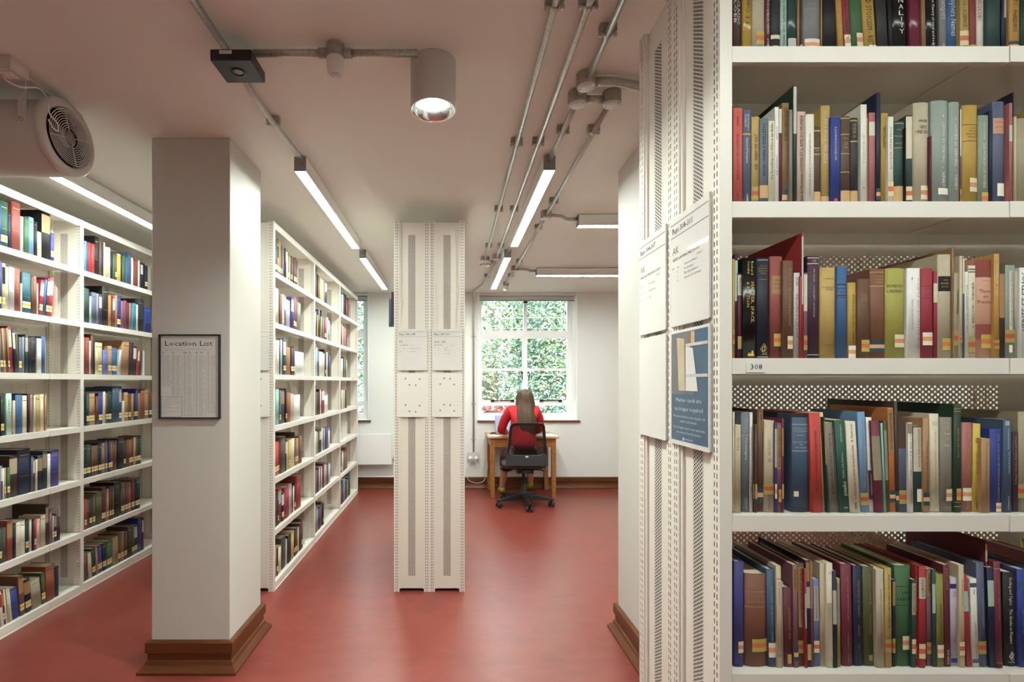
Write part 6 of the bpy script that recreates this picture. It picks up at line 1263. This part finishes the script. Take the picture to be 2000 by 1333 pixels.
# ---------------------------------------------------------------- bookends: white plates closing each row
def bookend(loc, rz, label, group, h=.2, d=.16):
    """plate standing across the shelf with a foot under the books; local x along shelf, y into the shelf"""
    k = MB().use('shelf_front')
    r = .02; pts = [(0, 0), (0, d)]
    out = [(0, .0, 0), (0, d, 0), (0, d, h)]+[(0, r-r*math.sin(a*math.pi/8), h-r+r*math.cos(a*math.pi/8)) for a in range(5)]
    k.poly_prism([Vector((0, p[1], p[2])) for p in out], (.0022, 0, 0)); k.box(-.07, .002, .02, d, 0, .0009)
    o = k.build('bookend', origin=(0, 0, 0)); o.location = loc; o.rotation_euler = (0, 0, rz); tag(o, label, 'bookend', group)
for bay, sets, nmx in ((0, L_NEAR, 'under the fan'), (1, L_FAR, 'beside the square column')):
    for ri, row in enumerate(sets):
        if bay == 1 and ri in (1, 3, 6): continue
        yl = l_y(row[-1][1])+(.05 if row[-1][4].get('ln', 0) > 1 else .003)
        bookend((XLC-.03, yl, LV[6-ri]+.0002), math.pi/2, 'white bookend closing the %s, bay %s' % (ROWN[ri], nmx), 'white bookends')
for by, BB, nmx in ((YE+.032, B1, 'end bay next to the square column'), (4.14+.032, B2, 'middle bay'), (5.09+.032, B3, 'bay by the window')):
    for ri, sp in enumerate(BB):
        L = sum(float(t.split()[1])+.0012 for t in sp.split(';') if t.split())
        if nmx.startswith('bay') and ri == 4:
            bookend((XM-.03, by+.28, LV[2]+.0002), math.pi/2, 'white bookend standing alone on the empty shelf by the window', 'white bookends', .21); L = .45
        bookend((XM-.03, min(by+L+.004, by+.86), LV[6-ri]+.0002), math.pi/2, 'white bookend, %s, %s of the three-bay bookcase' % (ROWN[ri], nmx) if len(nmx.split()) < 5 else 'white bookend on the %s, first bay past the column' % ROWN[ri], 'white bookends', .19)
# ================================================================ desk, laptop, papers
DX0, DX1, DY0, DY1, DZ = .42, 1.245, 5.73, 6.285, .722
desk = empty('writing_desk', ((DX0+DX1)/2, (DY0+DY1)/2, 0), 'small oak desk against the wall under the window', 'desk')
mbox('desk_top', 'oak_top', (DX0, DX1, DY0, DY1, DZ-.024, DZ), desk, bevel=.004)
k = MB().use('oak'); lx0, lx1, ly0, ly1 = DX0+.03, DX1-.035, DY0+.02, DY1-.02
k.box(lx0+.05, lx1-.05, ly0+.006, ly0+.024, DZ-.125, DZ-.024); k.box(lx0+.05, lx1-.05, ly1-.024, ly1-.006, DZ-.125, DZ-.024)
k.box(lx0+.006, lx0+.024, ly0+.04, ly1-.04, DZ-.125, DZ-.024); k.box(lx1-.024, lx1-.006, ly0+.04, ly1-.04, DZ-.125, DZ-.024); k.build('apron', desk)
for sx in (0, 1):
    for sy in (0, 1):
        k = MB().use('oak'); x = lx0 if sx == 0 else lx1-.05; y = ly0 if sy == 0 else ly1-.05
        i = .009; k.add([(x+dx, y+dy, z) for z in (0, DZ-.024) for dx, dy in ((0, 0), (.05, 0), (.05, .05), (0, .05)) for u in (0,)],
              [(3, 2, 1, 0), (4, 5, 6, 7), (0, 1, 5, 4), (1, 2, 6, 5), (2, 3, 7, 6), (3, 0, 4, 7)])
        k.build('leg', desk, bevel=.003)
LX = .69; LYc = 6.06
lap = empty('laptop', (LX, LYc, DZ), 'open laptop with a pale blue screen on the desk', 'laptop')
k = MB().use('laptop_grey'); k.box(LX-.15, LX+.15, LYc-.11, LYc+.10, DZ+.0005, DZ+.014); k.build('base', lap, bevel=.003)
k = MB().use('black_plastic'); k.box(LX-.13, LX+.13, LYc-.02, LYc+.085, DZ+.014, DZ+.0155); k.build('keyboard', lap)
sc_ = MB((LX-.15, LYc+.10, DZ+.014), (1, 0, 0), Vector((0, .25, .97)).normalized(), Vector((0, -.97, .25)).normalized())
sc_.use('laptop_grey'); sc_.fbox(0, .30, 0, .205, -.006, 0); sc_.build('lid', lap, bevel=.002)
sc_2 = MB(sc_.O, sc_.U, sc_.V, sc_.N).use('screen_blue'); sc_2.fquad(.008, .292, .012, .197, .0008); sc_2.build('screen', lap)
def sheet(name, x, y, w, d, h, rz, mt, label, cat):
    k = MB().use(mt); c, s = math.cos(rz), math.sin(rz)
    k.add([(x+c*a-s*b_, y+s*a+c*b_, DZ+.0005+z) for z in (0, h) for a, b_ in ((-w/2, -d/2), (w/2, -d/2), (w/2, d/2), (-w/2, d/2))], [(3, 2, 1, 0), (4, 5, 6, 7), (0, 1, 5, 4), (1, 2, 6, 5), (2, 3, 7, 6), (3, 0, 4, 7)])
    tag(k.build(name), label, cat)
sheet('paper_sheet', 1.13, 5.90, .20, .28, .0012, .15, 'paper_white', 'white sheets of paper on the desk at the right of the sitter'.replace('the right of ', 'the far side of '), 'paper')
sheet('notebook', .955, 6.02, .17, .24, .008, -.1, 'paper_white', 'open white notebook on the desk in front of the sitter', 'notebook')
sheet('paper_sheet', .50, 5.83, .10, .16, .001, .5, 'paper_white', 'small white leaflet on the desk corner by the cables', 'paper')
k = MB().use('black_plastic'); k.tube([(.47, 6.0, DZ+.008), (.50, 6.03, DZ+.008), (.55, 6.02, DZ+.01), (.53, 5.97, DZ+.012), (.48, 6.02, DZ+.014), (.52, 6.06, DZ+.01)], .006, 8)
tag(k.build('earphone_cable'), 'black tangle of cable on the desk corner', 'cable')
# double socket and chargers
sx, sz = at_depth(924, 0, WALL_Y).x, at_depth(0, 893, WALL_Y).z
so = empty('wall_socket', (sx, WALL_Y, sz-.07), 'metal double socket at the foot of the wall conduit', 'socket')
k = MB().use('galvanised'); k.box(sx-.066, sx+.066, WALL_Y-.04, WALL_Y-.0005, sz-.05, sz+.06); k.build('back_box', so, bevel=.003)
k = MB().use('lid_grey'); k.box(sx-.066, sx+.066, WALL_Y-.044, WALL_Y-.04, sz-.05, sz+.06); k.build('faceplate', so)
for i, dx in enumerate((-.034, .034)):
    pl = MB().use('white_plastic'); pl.lathe((sx+dx, WALL_Y-.0445, sz-.01), (0, -1, 0), [(.026, 0), (.026, .02), (.02, .035), (0, .036)], 18)
    pl.box(sx+dx-.01, sx+dx+.01, WALL_Y-.07, WALL_Y-.0445, sz-.055, sz-.02)
    x0 = sx+dx; y0 = WALL_Y-.06; z0 = sz-.055
    if i == 0: path = [(x0, y0, z0), (x0-.05, y0-.02, sz-.15), (x0-.03, y0-.04, sz-.27), (x0+.08, y0-.05, sz-.31), (x0+.17, y0-.05, sz-.27), (x0+.21, y0-.06, sz-.1), (x0+.18, y0-.06, sz+.1), (x0+.17, y0-.07, sz+.22), (x0+.2, y0-.06, DZ+.004), (x0+.27, y0-.1, DZ+.006)]
    else: path = [(x0, y0, z0), (x0+.02, y0-.03, sz-.14), (x0+.045, y0-.04, sz-.2), (x0+.08, y0-.05, sz-.1), (x0+.11, y0-.05, sz+.05), (x0+.095, y0-.05, sz+.2), (x0+.13, y0-.06, DZ+.004), (x0+.18, y0-.1, DZ+.006)]
    pl.tube(spline(path), .0035, 6)
    tag(pl.build('charger_cable'), ('white charger plugged in nearer the bookcase, its cable looping low' if i == 0 else 'white charger plugged in nearer the desk, its cable in a short loop'), 'charger')
# ================================================================ office chair (faces the window)
CX, CY = .79, 5.45
ch = empty('office_chair', (CX, CY, 0), 'dark grey mesh-backed swivel chair at the desk', 'chair')
def V3(x, y, z): return Vector((CX+x, CY+y, z))
for a in (-90, -18, 54, 126, 198):
    a_ = math.radians(a+4); u = Vector((math.cos(a_), math.sin(a_), 0)); s = Vector((-u.y, u.x, 0))
    k = MB().use('black_plastic'); i0 = []
    for t, hw, zt, zb in ((.03, .034, .135, .07), (.15, .027, .118, .07), (.30, .02, .092, .068), (.325, .016, .085, .07)):
        q = V3(0, 0, 0)+u*t; i0.append([k.pt(q+s*hw+Vector((0, 0, zb))), k.pt(q-s*hw+Vector((0, 0, zb))), k.pt(q-s*hw*.8+Vector((0, 0, zt))), k.pt(q+s*hw*.8+Vector((0, 0, zt)))])
    for j in range(3):
        for m_ in range(4): n_ = (m_+1) % 4; k.face((i0[j][m_], i0[j][n_], i0[j+1][n_], i0[j+1][m_]))
    k.face(i0[0]); k.face(i0[-1][::-1]); arm = k.build('base_arm', ch, bevel=.004)
    k = MB().use('black_plastic'); q = V3(0, 0, .03)+u*.30; ax = Vector((math.cos(a_*2.3), math.sin(a_*2.3), 0))
    for sd in (-1, 1): k.lathe(q+ax*sd*.012, ax*sd, [(.0, 0), (.028, 0), (.03, .003), (.03, .013), (.026, .017), (.0, .017)], 20)
    k.tube([q, q+Vector((0, 0, .05))], .011, 10); k.build('caster', ch)
k = MB().use('black_plastic'); k.lathe(V3(0, 0, .065), (0, 0, 1), [(.0, 0), (.04, 0), (.044, .02), (.042, .075), (.028, .09), (.026, .20), (.017, .201), (.017, .36)], 24); k.build('gas_column', ch)
k = MB().use('black_plastic'); k.box(CX-.09, CX+.09, CY-.14, CY+.10, .37, .415); k.tube([V3(.09, .0, .39), V3(.20, .01, .385), V3(.23, .02, .37)], .009, 8); k.tube([V3(-.09, -.03, .41), V3(-.24, -.03, .415)], .008, 8); k.lathe(V3(-.24, -.03, .415), (-1, 0, 0), [(0, 0), (.02, 0), (.022, .02), (.0, .024)], 14)
k.box(CX-.04, CX+.04, CY-.23, CY-.10, .39, .42); k.build('tilt_mechanism', ch, bevel=.006)
k = MB().use('chair_grey'); n = 20
rings = []
for zz, g in ((.425, .92), (.44, 1), (.465, 1), (.478, .96), (.482, .8)):
    rings.append([k.pt(V3(.235*g*(abs(math.cos(2*math.pi*i/n))**.5)*(1 if math.cos(2*math.pi*i/n) >= 0 else -1), .02+.225*g*(abs(math.sin(2*math.pi*i/n))**.5)*(1 if math.sin(2*math.pi*i/n) >= 0 else -1), zz)) for i in range(n)])
k.smooth = True
for r0, r1 in zip(rings, rings[1:]):
    for i in range(n): j = (i+1) % n; k.face((r0[i], r0[j], r1[j], r1[i]))
k.face(rings[-1]); k.face(rings[0][::-1]); k.build('seat', ch)
# backrest: rounded trapezoid frame, mesh, solid lumbar shell
YB = -.225
def byy(z): return YB-.06*((z-.62)/.3)**2*(1 if z > .62 else .4)
def outline(inset):
    pts = []
    w_b, w_t, zb, zt, r = .225-inset, .178-inset, .475+inset, .925-inset, .05
    cs = [(-w_b, zb), (w_b, zb), (w_t, zt), (-w_t, zt)]
    for i, c in enumerate(cs):
        p = Vector((*cs[i-1],)); q = Vector((*c,)); e = Vector((*cs[(i+1) % 4],))
        a = q+(p-q).normalized()*r; b_ = q+(e-q).normalized()*r
        for t in (0, .25, .5, .75, 1): pts.append(a.lerp(q, t).lerp(q.lerp(b_, t), t))
    return pts
k = MB().use('black_plastic'); o0, o1 = outline(0), outline(.026); m_ = len(o0)
F0 = [k.pt(V3(p.x, byy(p.y)-.012, p.y)) for p in o0]; F1 = [k.pt(V3(p.x, byy(p.y)-.012, p.y)) for p in o1]
G0 = [k.pt(V3(p.x, byy(p.y)+.012, p.y)) for p in o0]; G1_ = [k.pt(V3(p.x, byy(p.y)+.012, p.y)) for p in o1]
for i in range(m_):
    j = (i+1) % m_
    for A, B_ in ((F0, F1), (F1, G1_), (G1_, G0), (G0, F0)): k.face((A[i], A[j], B_[j], B_[i]))
k.build('back_frame', ch)
k = MB().use('mesh_fabric'); rws = []
for i in range(11):
    z = .52+.382*i/10; hw = .196+(.156-.196)*i/10; hw -= .012*max(0, i-8)
    rws.append([k.pt(V3(hw*(-1+2*j/6), byy(z)+.004, z)) for j in range(7)])
for r0, r1 in zip(rws, rws[1:]):
    for j in range(6): k.face((r0[j], r0[j+1], r1[j+1], r1[j]))
k.build('back_mesh', ch)
k = MB().use('chair_grey'); sh = [(-.222, .47), (.222, .47), (.212, .60), (.18, .605), (.14, .585), (-.14, .585), (-.18, .605), (-.212, .60)]
k.poly_prism([V3(x, byy(z)-.02, z) for x, z in sh], (0, .022, 0)); k.build('lumbar_shell', ch, bevel=.006)
k = MB(V3(-.016, byy(.565)-.0205, .560)).use('paper_white'); k.fbox(0, .03, 0, .014, 0, .001); k.build('maker_tag', ch)
# ================================================================ reader, seated, seen from behind
PXc, PYc = .80, 5.52
person = empty('person', (PXc, PYc, 0), 'person in red jumper with long brown hair sitting at the desk, back turned', 'person')
def skin_mesh(name, matname, nodes, edges, parent, sub=2, root=0):
    org = Vector(parent['_org']); me = bpy.data.meshes.new(name)
    me.from_pydata([Vector(n[:3])-org for n in nodes], edges, []); me.materials.append(MATS[matname])
    o = bpy.data.objects.new(name, me); C.objects.link(o); o.parent = parent; o['_org'] = list(org)
    sk = o.modifiers.new('skin', 'SKIN'); sk.use_smooth_shade = True
    lay = me.skin_vertices[0].data if me.skin_vertices else me.skin_vertices.new().data
    for i, n in enumerate(nodes):
        r = n[3]; lay[i].radius = r if isinstance(r, tuple) else (r, r); lay[i].use_root = i == root
    ss = o.modifiers.new('sub', 'SUBSURF'); ss.levels = sub; ss.render_levels = sub
    return o
hipz = .56
Lk, La = (.66, 5.93, .51), (.61, 5.97, .09); Rk, Ra = (.93, 5.95, .51), (.955, 6.02, .15)
Le, Lw = (.565, 5.66, .80), (.645, 5.93, .765); Re, Rw = (1.0, 5.70, .80), (.945, 5.94, .765)
nodes = [(PXc, 5.50, .55, (.11, .08)), (PXc, 5.51, .70, (.10, .07)), (PXc, 5.54, .88, (.10, .07)), (PXc, 5.56, 1.0, (.07, .05)), (PXc+.005, 5.575, 1.09, .052), (PXc+.015, 5.59, 1.145, (.062, .072)), (PXc+.02, 5.60, 1.19, (.078, .095)), (PXc+.025, 5.60, 1.235, (.066, .085)),
         (PXc-.16, 5.57, .99, .032), (*Le, .036), (*Lw, .026), (PXc+.16, 5.57, .99, .032), (*Re, .036), (*Rw, .026),
         (PXc-.09, 5.56, .535, .088), (*Lk, .062), (.63, 5.93, .30, .052), (*La, .036), (PXc+.09, 5.56, .535, .088), (*Rk, .062), (.94, 5.97, .32, .052), (*Ra, .036),
         (La[0]-.0, La[1]+.09, .055, .034), (La[0]-.005, La[1]+.17, .035, .024), (Ra[0]+.01, Ra[1]+.07, .085, .034), (Ra[0]+.015, Ra[1]+.13, .035, .024),
         (PXc+.02, 5.70, 1.175, .012)]
edges = [(0, 1), (1, 2), (2, 3), (3, 4), (4, 5), (5, 6), (6, 7), (3, 8), (8, 9), (9, 10), (3, 11), (11, 12), (12, 13), (0, 14), (14, 15), (15, 16), (16, 17), (0, 18), (18, 19), (19, 20), (20, 21), (17, 22), (22, 23), (21, 24), (24, 25), (6, 26)]
# hands: palm, four fingers, thumb
def hand(wi, side):
    w_ = Vector(nodes[wi][:3]); f = Vector((.25*side, .95, -.12)).normalized(); s = Vector((f.y, -f.x, 0)).normalized()*side
    p = w_+f*.055; nodes.append((*p, (.030, .015))); pi_ = len(nodes)-1; edges.append((wi, pi_))
    for j, ln in enumerate((.058, .066, .062, .048)):
        b_ = p+f*.032+s*(-.024+.016*j); m1 = b_+f*ln*.5+Vector((0, 0, .012)); t_ = b_+f*ln+Vector((0, 0, -.010))
        q = len(nodes); nodes.extend([(*b_, .0085), (*m1, .0078), (*t_, .0065)]); edges.extend([(pi_, q), (q, q+1), (q+1, q+2)])
    b_ = p-f*.012-s*.03; t_ = b_+f*.035-s*.02; q = len(nodes); nodes.extend([(*b_, .010), (*t_, .008), (*(t_+f*.022+s*.004), .0068)]); edges.extend([(pi_, q), (q, q+1), (q+1, q+2)])
hand(10, 1); hand(13, -1)
skin_mesh('body', 'skin', nodes, edges, person)
# clothes
J = [(PXc, 5.50, .585, (.168, .130)), (PXc, 5.51, .72, (.142, .108)), (PXc, 5.54, .88, (.155, .112)), (PXc, 5.56, 1.0, (.135, .09)), (PXc+.003, 5.572, 1.075, (.07, .062)),
     (PXc-.14, 5.56, 1.03, .070), (PXc-.205, 5.60, .92, .056), (*Le, .054), (Lw[0]-.012, Lw[1]-.06, Lw[2]+.006, .040), (PXc+.14, 5.56, 1.03, .070), (PXc+.195, 5.62, .92, .056), (*Re, .054), (Rw[0]+.012, Rw[1]-.06, Rw[2]+.006, .040)]
skin_mesh('jumper', 'red_knit', J, [(0, 1), (1, 2), (2, 3), (3, 4), (3, 5), (5, 6), (6, 7), (7, 8), (3, 9), (9, 10), (10, 11), (11, 12)], person)
CU = [(PXc, 5.50, .565, (.165, .125)), (PXc-.095, 5.58, .535, .105), (Lk[0], Lk[1]-.02, .50, .088), (Lk[0]+.0, Lk[1]-.03, .40, .098), (Lk[0]+.005, Lk[1]-.03, .28, .105), (PXc+.095, 5.58, .535, .105), (Rk[0], Rk[1]-.02, .50, .088), (Rk[0]+.0, Rk[1], .40, .09), (Rk[0]+.005, Rk[1]+.01, .30, .092), (PXc, 5.50, .62, (.15, .118))]
skin_mesh('culottes', 'brown_cloth', CU, [(0, 1), (1, 2), (2, 3), (3, 4), (0, 5), (5, 6), (6, 7), (7, 8), (0, 9)], person)
for nm_, A, hz, tz_ in (('left', La, .05, .04), ('right', Ra, .10, .042)):
    S = [(A[0], A[1]-.045, hz+.012, (.036, .040)), (A[0], A[1]+.03, hz, (.044, .044)), (A[0]-.004, A[1]+.11, tz_+.004, (.047, .034)), (A[0]-.008, A[1]+.175, tz_-.004, (.038, .026))]
    sh_ = skin_mesh('shoe', 'shoe_green', S, [(0, 1), (1, 2), (2, 3)], person)
    sh2 = skin_mesh('shoe_collar', 'shoe_blue', [(A[0], A[1]-.015, hz+.045, (.037, .043)), (A[0], A[1]+.02, hz+.042, (.036, .04))], [(0, 1)], sh_, 2)
    k = MB().use('shoe_blue'); k.tube([(A[0]-.03, A[1]+.04, hz+.034), (A[0], A[1]+.06, hz+.045), (A[0]+.03, A[1]+.04, hz+.034)], .004, 6); k.build('lace', sh_)
# head details (away from the camera) and hair
k = MB().use('eye_white')
for s_ in (-1, 1): k.sphere((PXc+.02+s_*.031, 5.672, 1.192), .012, n=10, m=6)
k.build('eyes', person)
k = MB().use('red_knit'); k.tube([(PXc-.01, 5.683, 1.146), (PXc+.02, 5.688, 1.145), (PXc+.05, 5.683, 1.146)], .005, 6); k.build('mouth', person)
k = MB().use('skin')
for s_ in (-1, 1): k.sphere((PXc+.02+s_*.082, 5.605, 1.185), .02, sx=.4, sy=.8, n=10, m=8)
k.build('ears', person)
k = MB().use('hair'); k.smooth = True; rows_ = []
hc = Vector((PXc+.022, 5.592, 1.185)); n = 26
secs = [(1.272, .03, .035, .0), (1.262, .058, .068, .0), (1.24, .082, .098, .0), (1.20, .094, .112, .0), (1.16, .097, .108, -.008), (1.11, .104, .102, -.02), (1.05, .112, .085, -.055), (.98, .118, .07, -.09), (.92, .118, .055, -.112), (.86, .112, .045, -.125), (.80, .10, .038, -.128), (.74, .084, .032, -.122), (.69, .06, .028, -.112), (.66, .035, .02, -.105)]
for (z, rx_, ry_, oy) in secs:
    row = []
    for i in range(n):
        t = math.pi*(-.10+1.20*i/(n-1)) if z < 1.235 else 2*math.pi*i/(n-1)-math.pi*.5
        wob = 1+.05*math.sin(i*2.6+z*9)+.03*math.sin(i*5.1)
        zz = z+(.02*math.sin(i*1.7) if z < .80 else 0)
        row.append(k.pt((hc.x-.012*(1.2-z)*0+rx_*wob*math.cos(t), hc.y+oy-(ry_*wob)*math.sin(t), zz)))
    rows_.append(row)
for r0, r1 in zip(rows_, rows_[1:]):
    for i in range(n-1): k.face((r0[i], r1[i], r1[i+1], r0[i+1]))
k.face(rows_[0]); ho = k.build('hair', person)
so_ = ho.modifiers.new('thick', 'SOLIDIFY'); so_.thickness = .012; so_.offset = 1
# ================================================================ outside: trees, shrub, ground
gnd = mbox('ground', 'soil', (-14, 16, WALL_Y+.6, 30, -3.2, -3)); struct(gnd)
def tree(x, y, z0, zc, rx_, ry_, rz_, n, cols, label, name='tree', size=.046, trunk=True):
    R = random.Random(int(x*77+y*13)); rt = empty(name, (x, y, z0), label, 'tree' if name == 'tree' else 'shrub', 'trees outside the window')
    k = MB().use('leaf')
    cl_ = [(R.uniform(-1, 1), R.uniform(-1, 1), R.uniform(-1, 1)) for _ in range(60)]
    for i in range(n):
        c = R.choice(cl_); u = Vector((c[0]+R.gauss(0, .16), c[1]+R.gauss(0, .16), c[2]+R.gauss(0, .16)))
        if u.length > 1.25: u *= 1.25/u.length
        p = Vector((x+u.x*rx_, y+u.y*ry_, zc+u.z*rz_))
        e = Euler((R.uniform(-1.1, 1.1), R.uniform(-1.1, 1.1), R.uniform(0, 6.3))).to_matrix(); s = size*R.uniform(.6, 1.35)
        k.col = lin(R.choice(cols))
        q = [k.pt(p+e @ Vector(w_)) for w_ in ((0, -s, 0), (s*.42, -s*.15, s*.10), (0, s, -s*.1), (-s*.42, -s*.15, s*.10))]
        k.face((q[0], q[1], q[2])); k.face((q[0], q[2], q[3]))
    k.build('foliage', rt)
    k = MB().use('tree_bark')
    if trunk:
        k.tube([(x, y, z0), (x+.05, y, z0+(zc-z0)*.5), (x-.05, y+.05, zc+rz_*.5)], [.18, .13, .04], 10)
        for i in range(14):
            a = R.uniform(0, 6.3); zz = R.uniform(z0+(zc-z0)*.6, zc+rz_*.3)
            k.tube([(x, y, zz), (x+math.cos(a)*rx_*.45, y+math.sin(a)*ry_*.45, zz+.5), (x+math.cos(a)*rx_*.85, y+math.sin(a)*ry_*.85, zz+.8)], [.05, .03, .01], 6)
        k.build('trunk', rt)
    else: k.tube([(x, y, z0), (x, y, zc)], .03, 8); k.build('trunk', rt)
    return rt
GC = ['586855', '253a23', '344b2d', '1b2d25', '4d5d35', '2c4434', '606b41', '20352d']; GY = ['85886d', '4c5f2c', '626e39', '72784b', '364b27', '293e25', '80835f']; GB = ['61746d', '4e685e', '254136', '1b342c', '344f42', '445f4f', '162a25']
tree(.9, 10.4, -3, 1.6, 1.7, 1.3, 2.6, 30000, GY+GC, 'sunlit yellow-green tree filling the panes of the desk window')
tree(2.9, 10.0, -3, 1.3, 1.6, 1.3, 2.6, 26000, GB+GC, 'bluish green tree behind the casement panes next to the reveal')
tree(-2.4, 10.2, -3, 1.4, 1.9, 1.3, 2.6, 22000, GB+GC+GY[:2], 'tree seen through the narrow strip of window by the radiator')
tree(2.0, 14.5, -3, 2.2, 4.6, 1.6, 3.6, 16000, GC, 'dark tree mass standing behind the sunlit tree', size=.10)
tree(-4.5, 14.0, -3, 2.2, 3.6, 1.6, 3.4, 9000, GC+GB, 'far tree behind the one at the narrow window', size=.10)
tree(.98, 8.6, -3, .86, .36, .3, .14, 260, ['6e2622', '7d342e', '4d1e1c'], 'red-leaved shrub low behind the window beside the sitter', name='shrub', trunk=False, size=.07)
# ================================================================ light, sky, camera
W = bpy.data.worlds.new('sky'); bpy.context.scene.world = W; W.use_nodes = True
nt = W.node_tree; nt.nodes.clear(); out = nt.nodes.new('ShaderNodeOutputWorld'); bg = nt.nodes.new('ShaderNodeBackground')
bg.inputs[0].default_value = (.86, .94, 1, 1); bg.inputs[1].default_value = 8.0; nt.links.new(bg.outputs[0], out.inputs[0])
sd = bpy.data.lights.new('sun', 'SUN'); sd.energy = 3.2; sd.angle = .02; sd.color = (1, .95, .84)
so = bpy.data.objects.new('sun', sd); C.objects.link(so); so.rotation_euler = (math.radians(48), math.radians(8), math.radians(-14))
cd = bpy.data.cameras.new('camera'); cam = bpy.data.objects.new('camera', cd); C.objects.link(cam)
cam.location = (0, 0, EYE); cam.rotation_euler = (math.pi/2, 0, 0)
cd.sensor_width = 36; cd.lens = F/2000*36; cd.shift_x = (1000-PX)/2000; cd.shift_y = (PY-666.5)/2000; cd.clip_start = .02
sc = bpy.context.scene; sc.camera = cam
vs = sc.view_settings; vs.view_transform = 'Standard'; vs.look = 'None'; vs.gamma = 1; vs.exposure = 2.1; vs.use_curve_mapping = False
sc.cycles.max_bounces = 10; sc.cycles.diffuse_bounces = 6; sc.cycles.transparent_max_bounces = 24
sc.cycles.sample_clamp_indirect = 6
for o in bpy.data.objects:
    if '_org' in o.keys(): del o['_org']
print('objects', len(bpy.data.objects), 'individual books', BCOUNT[0])
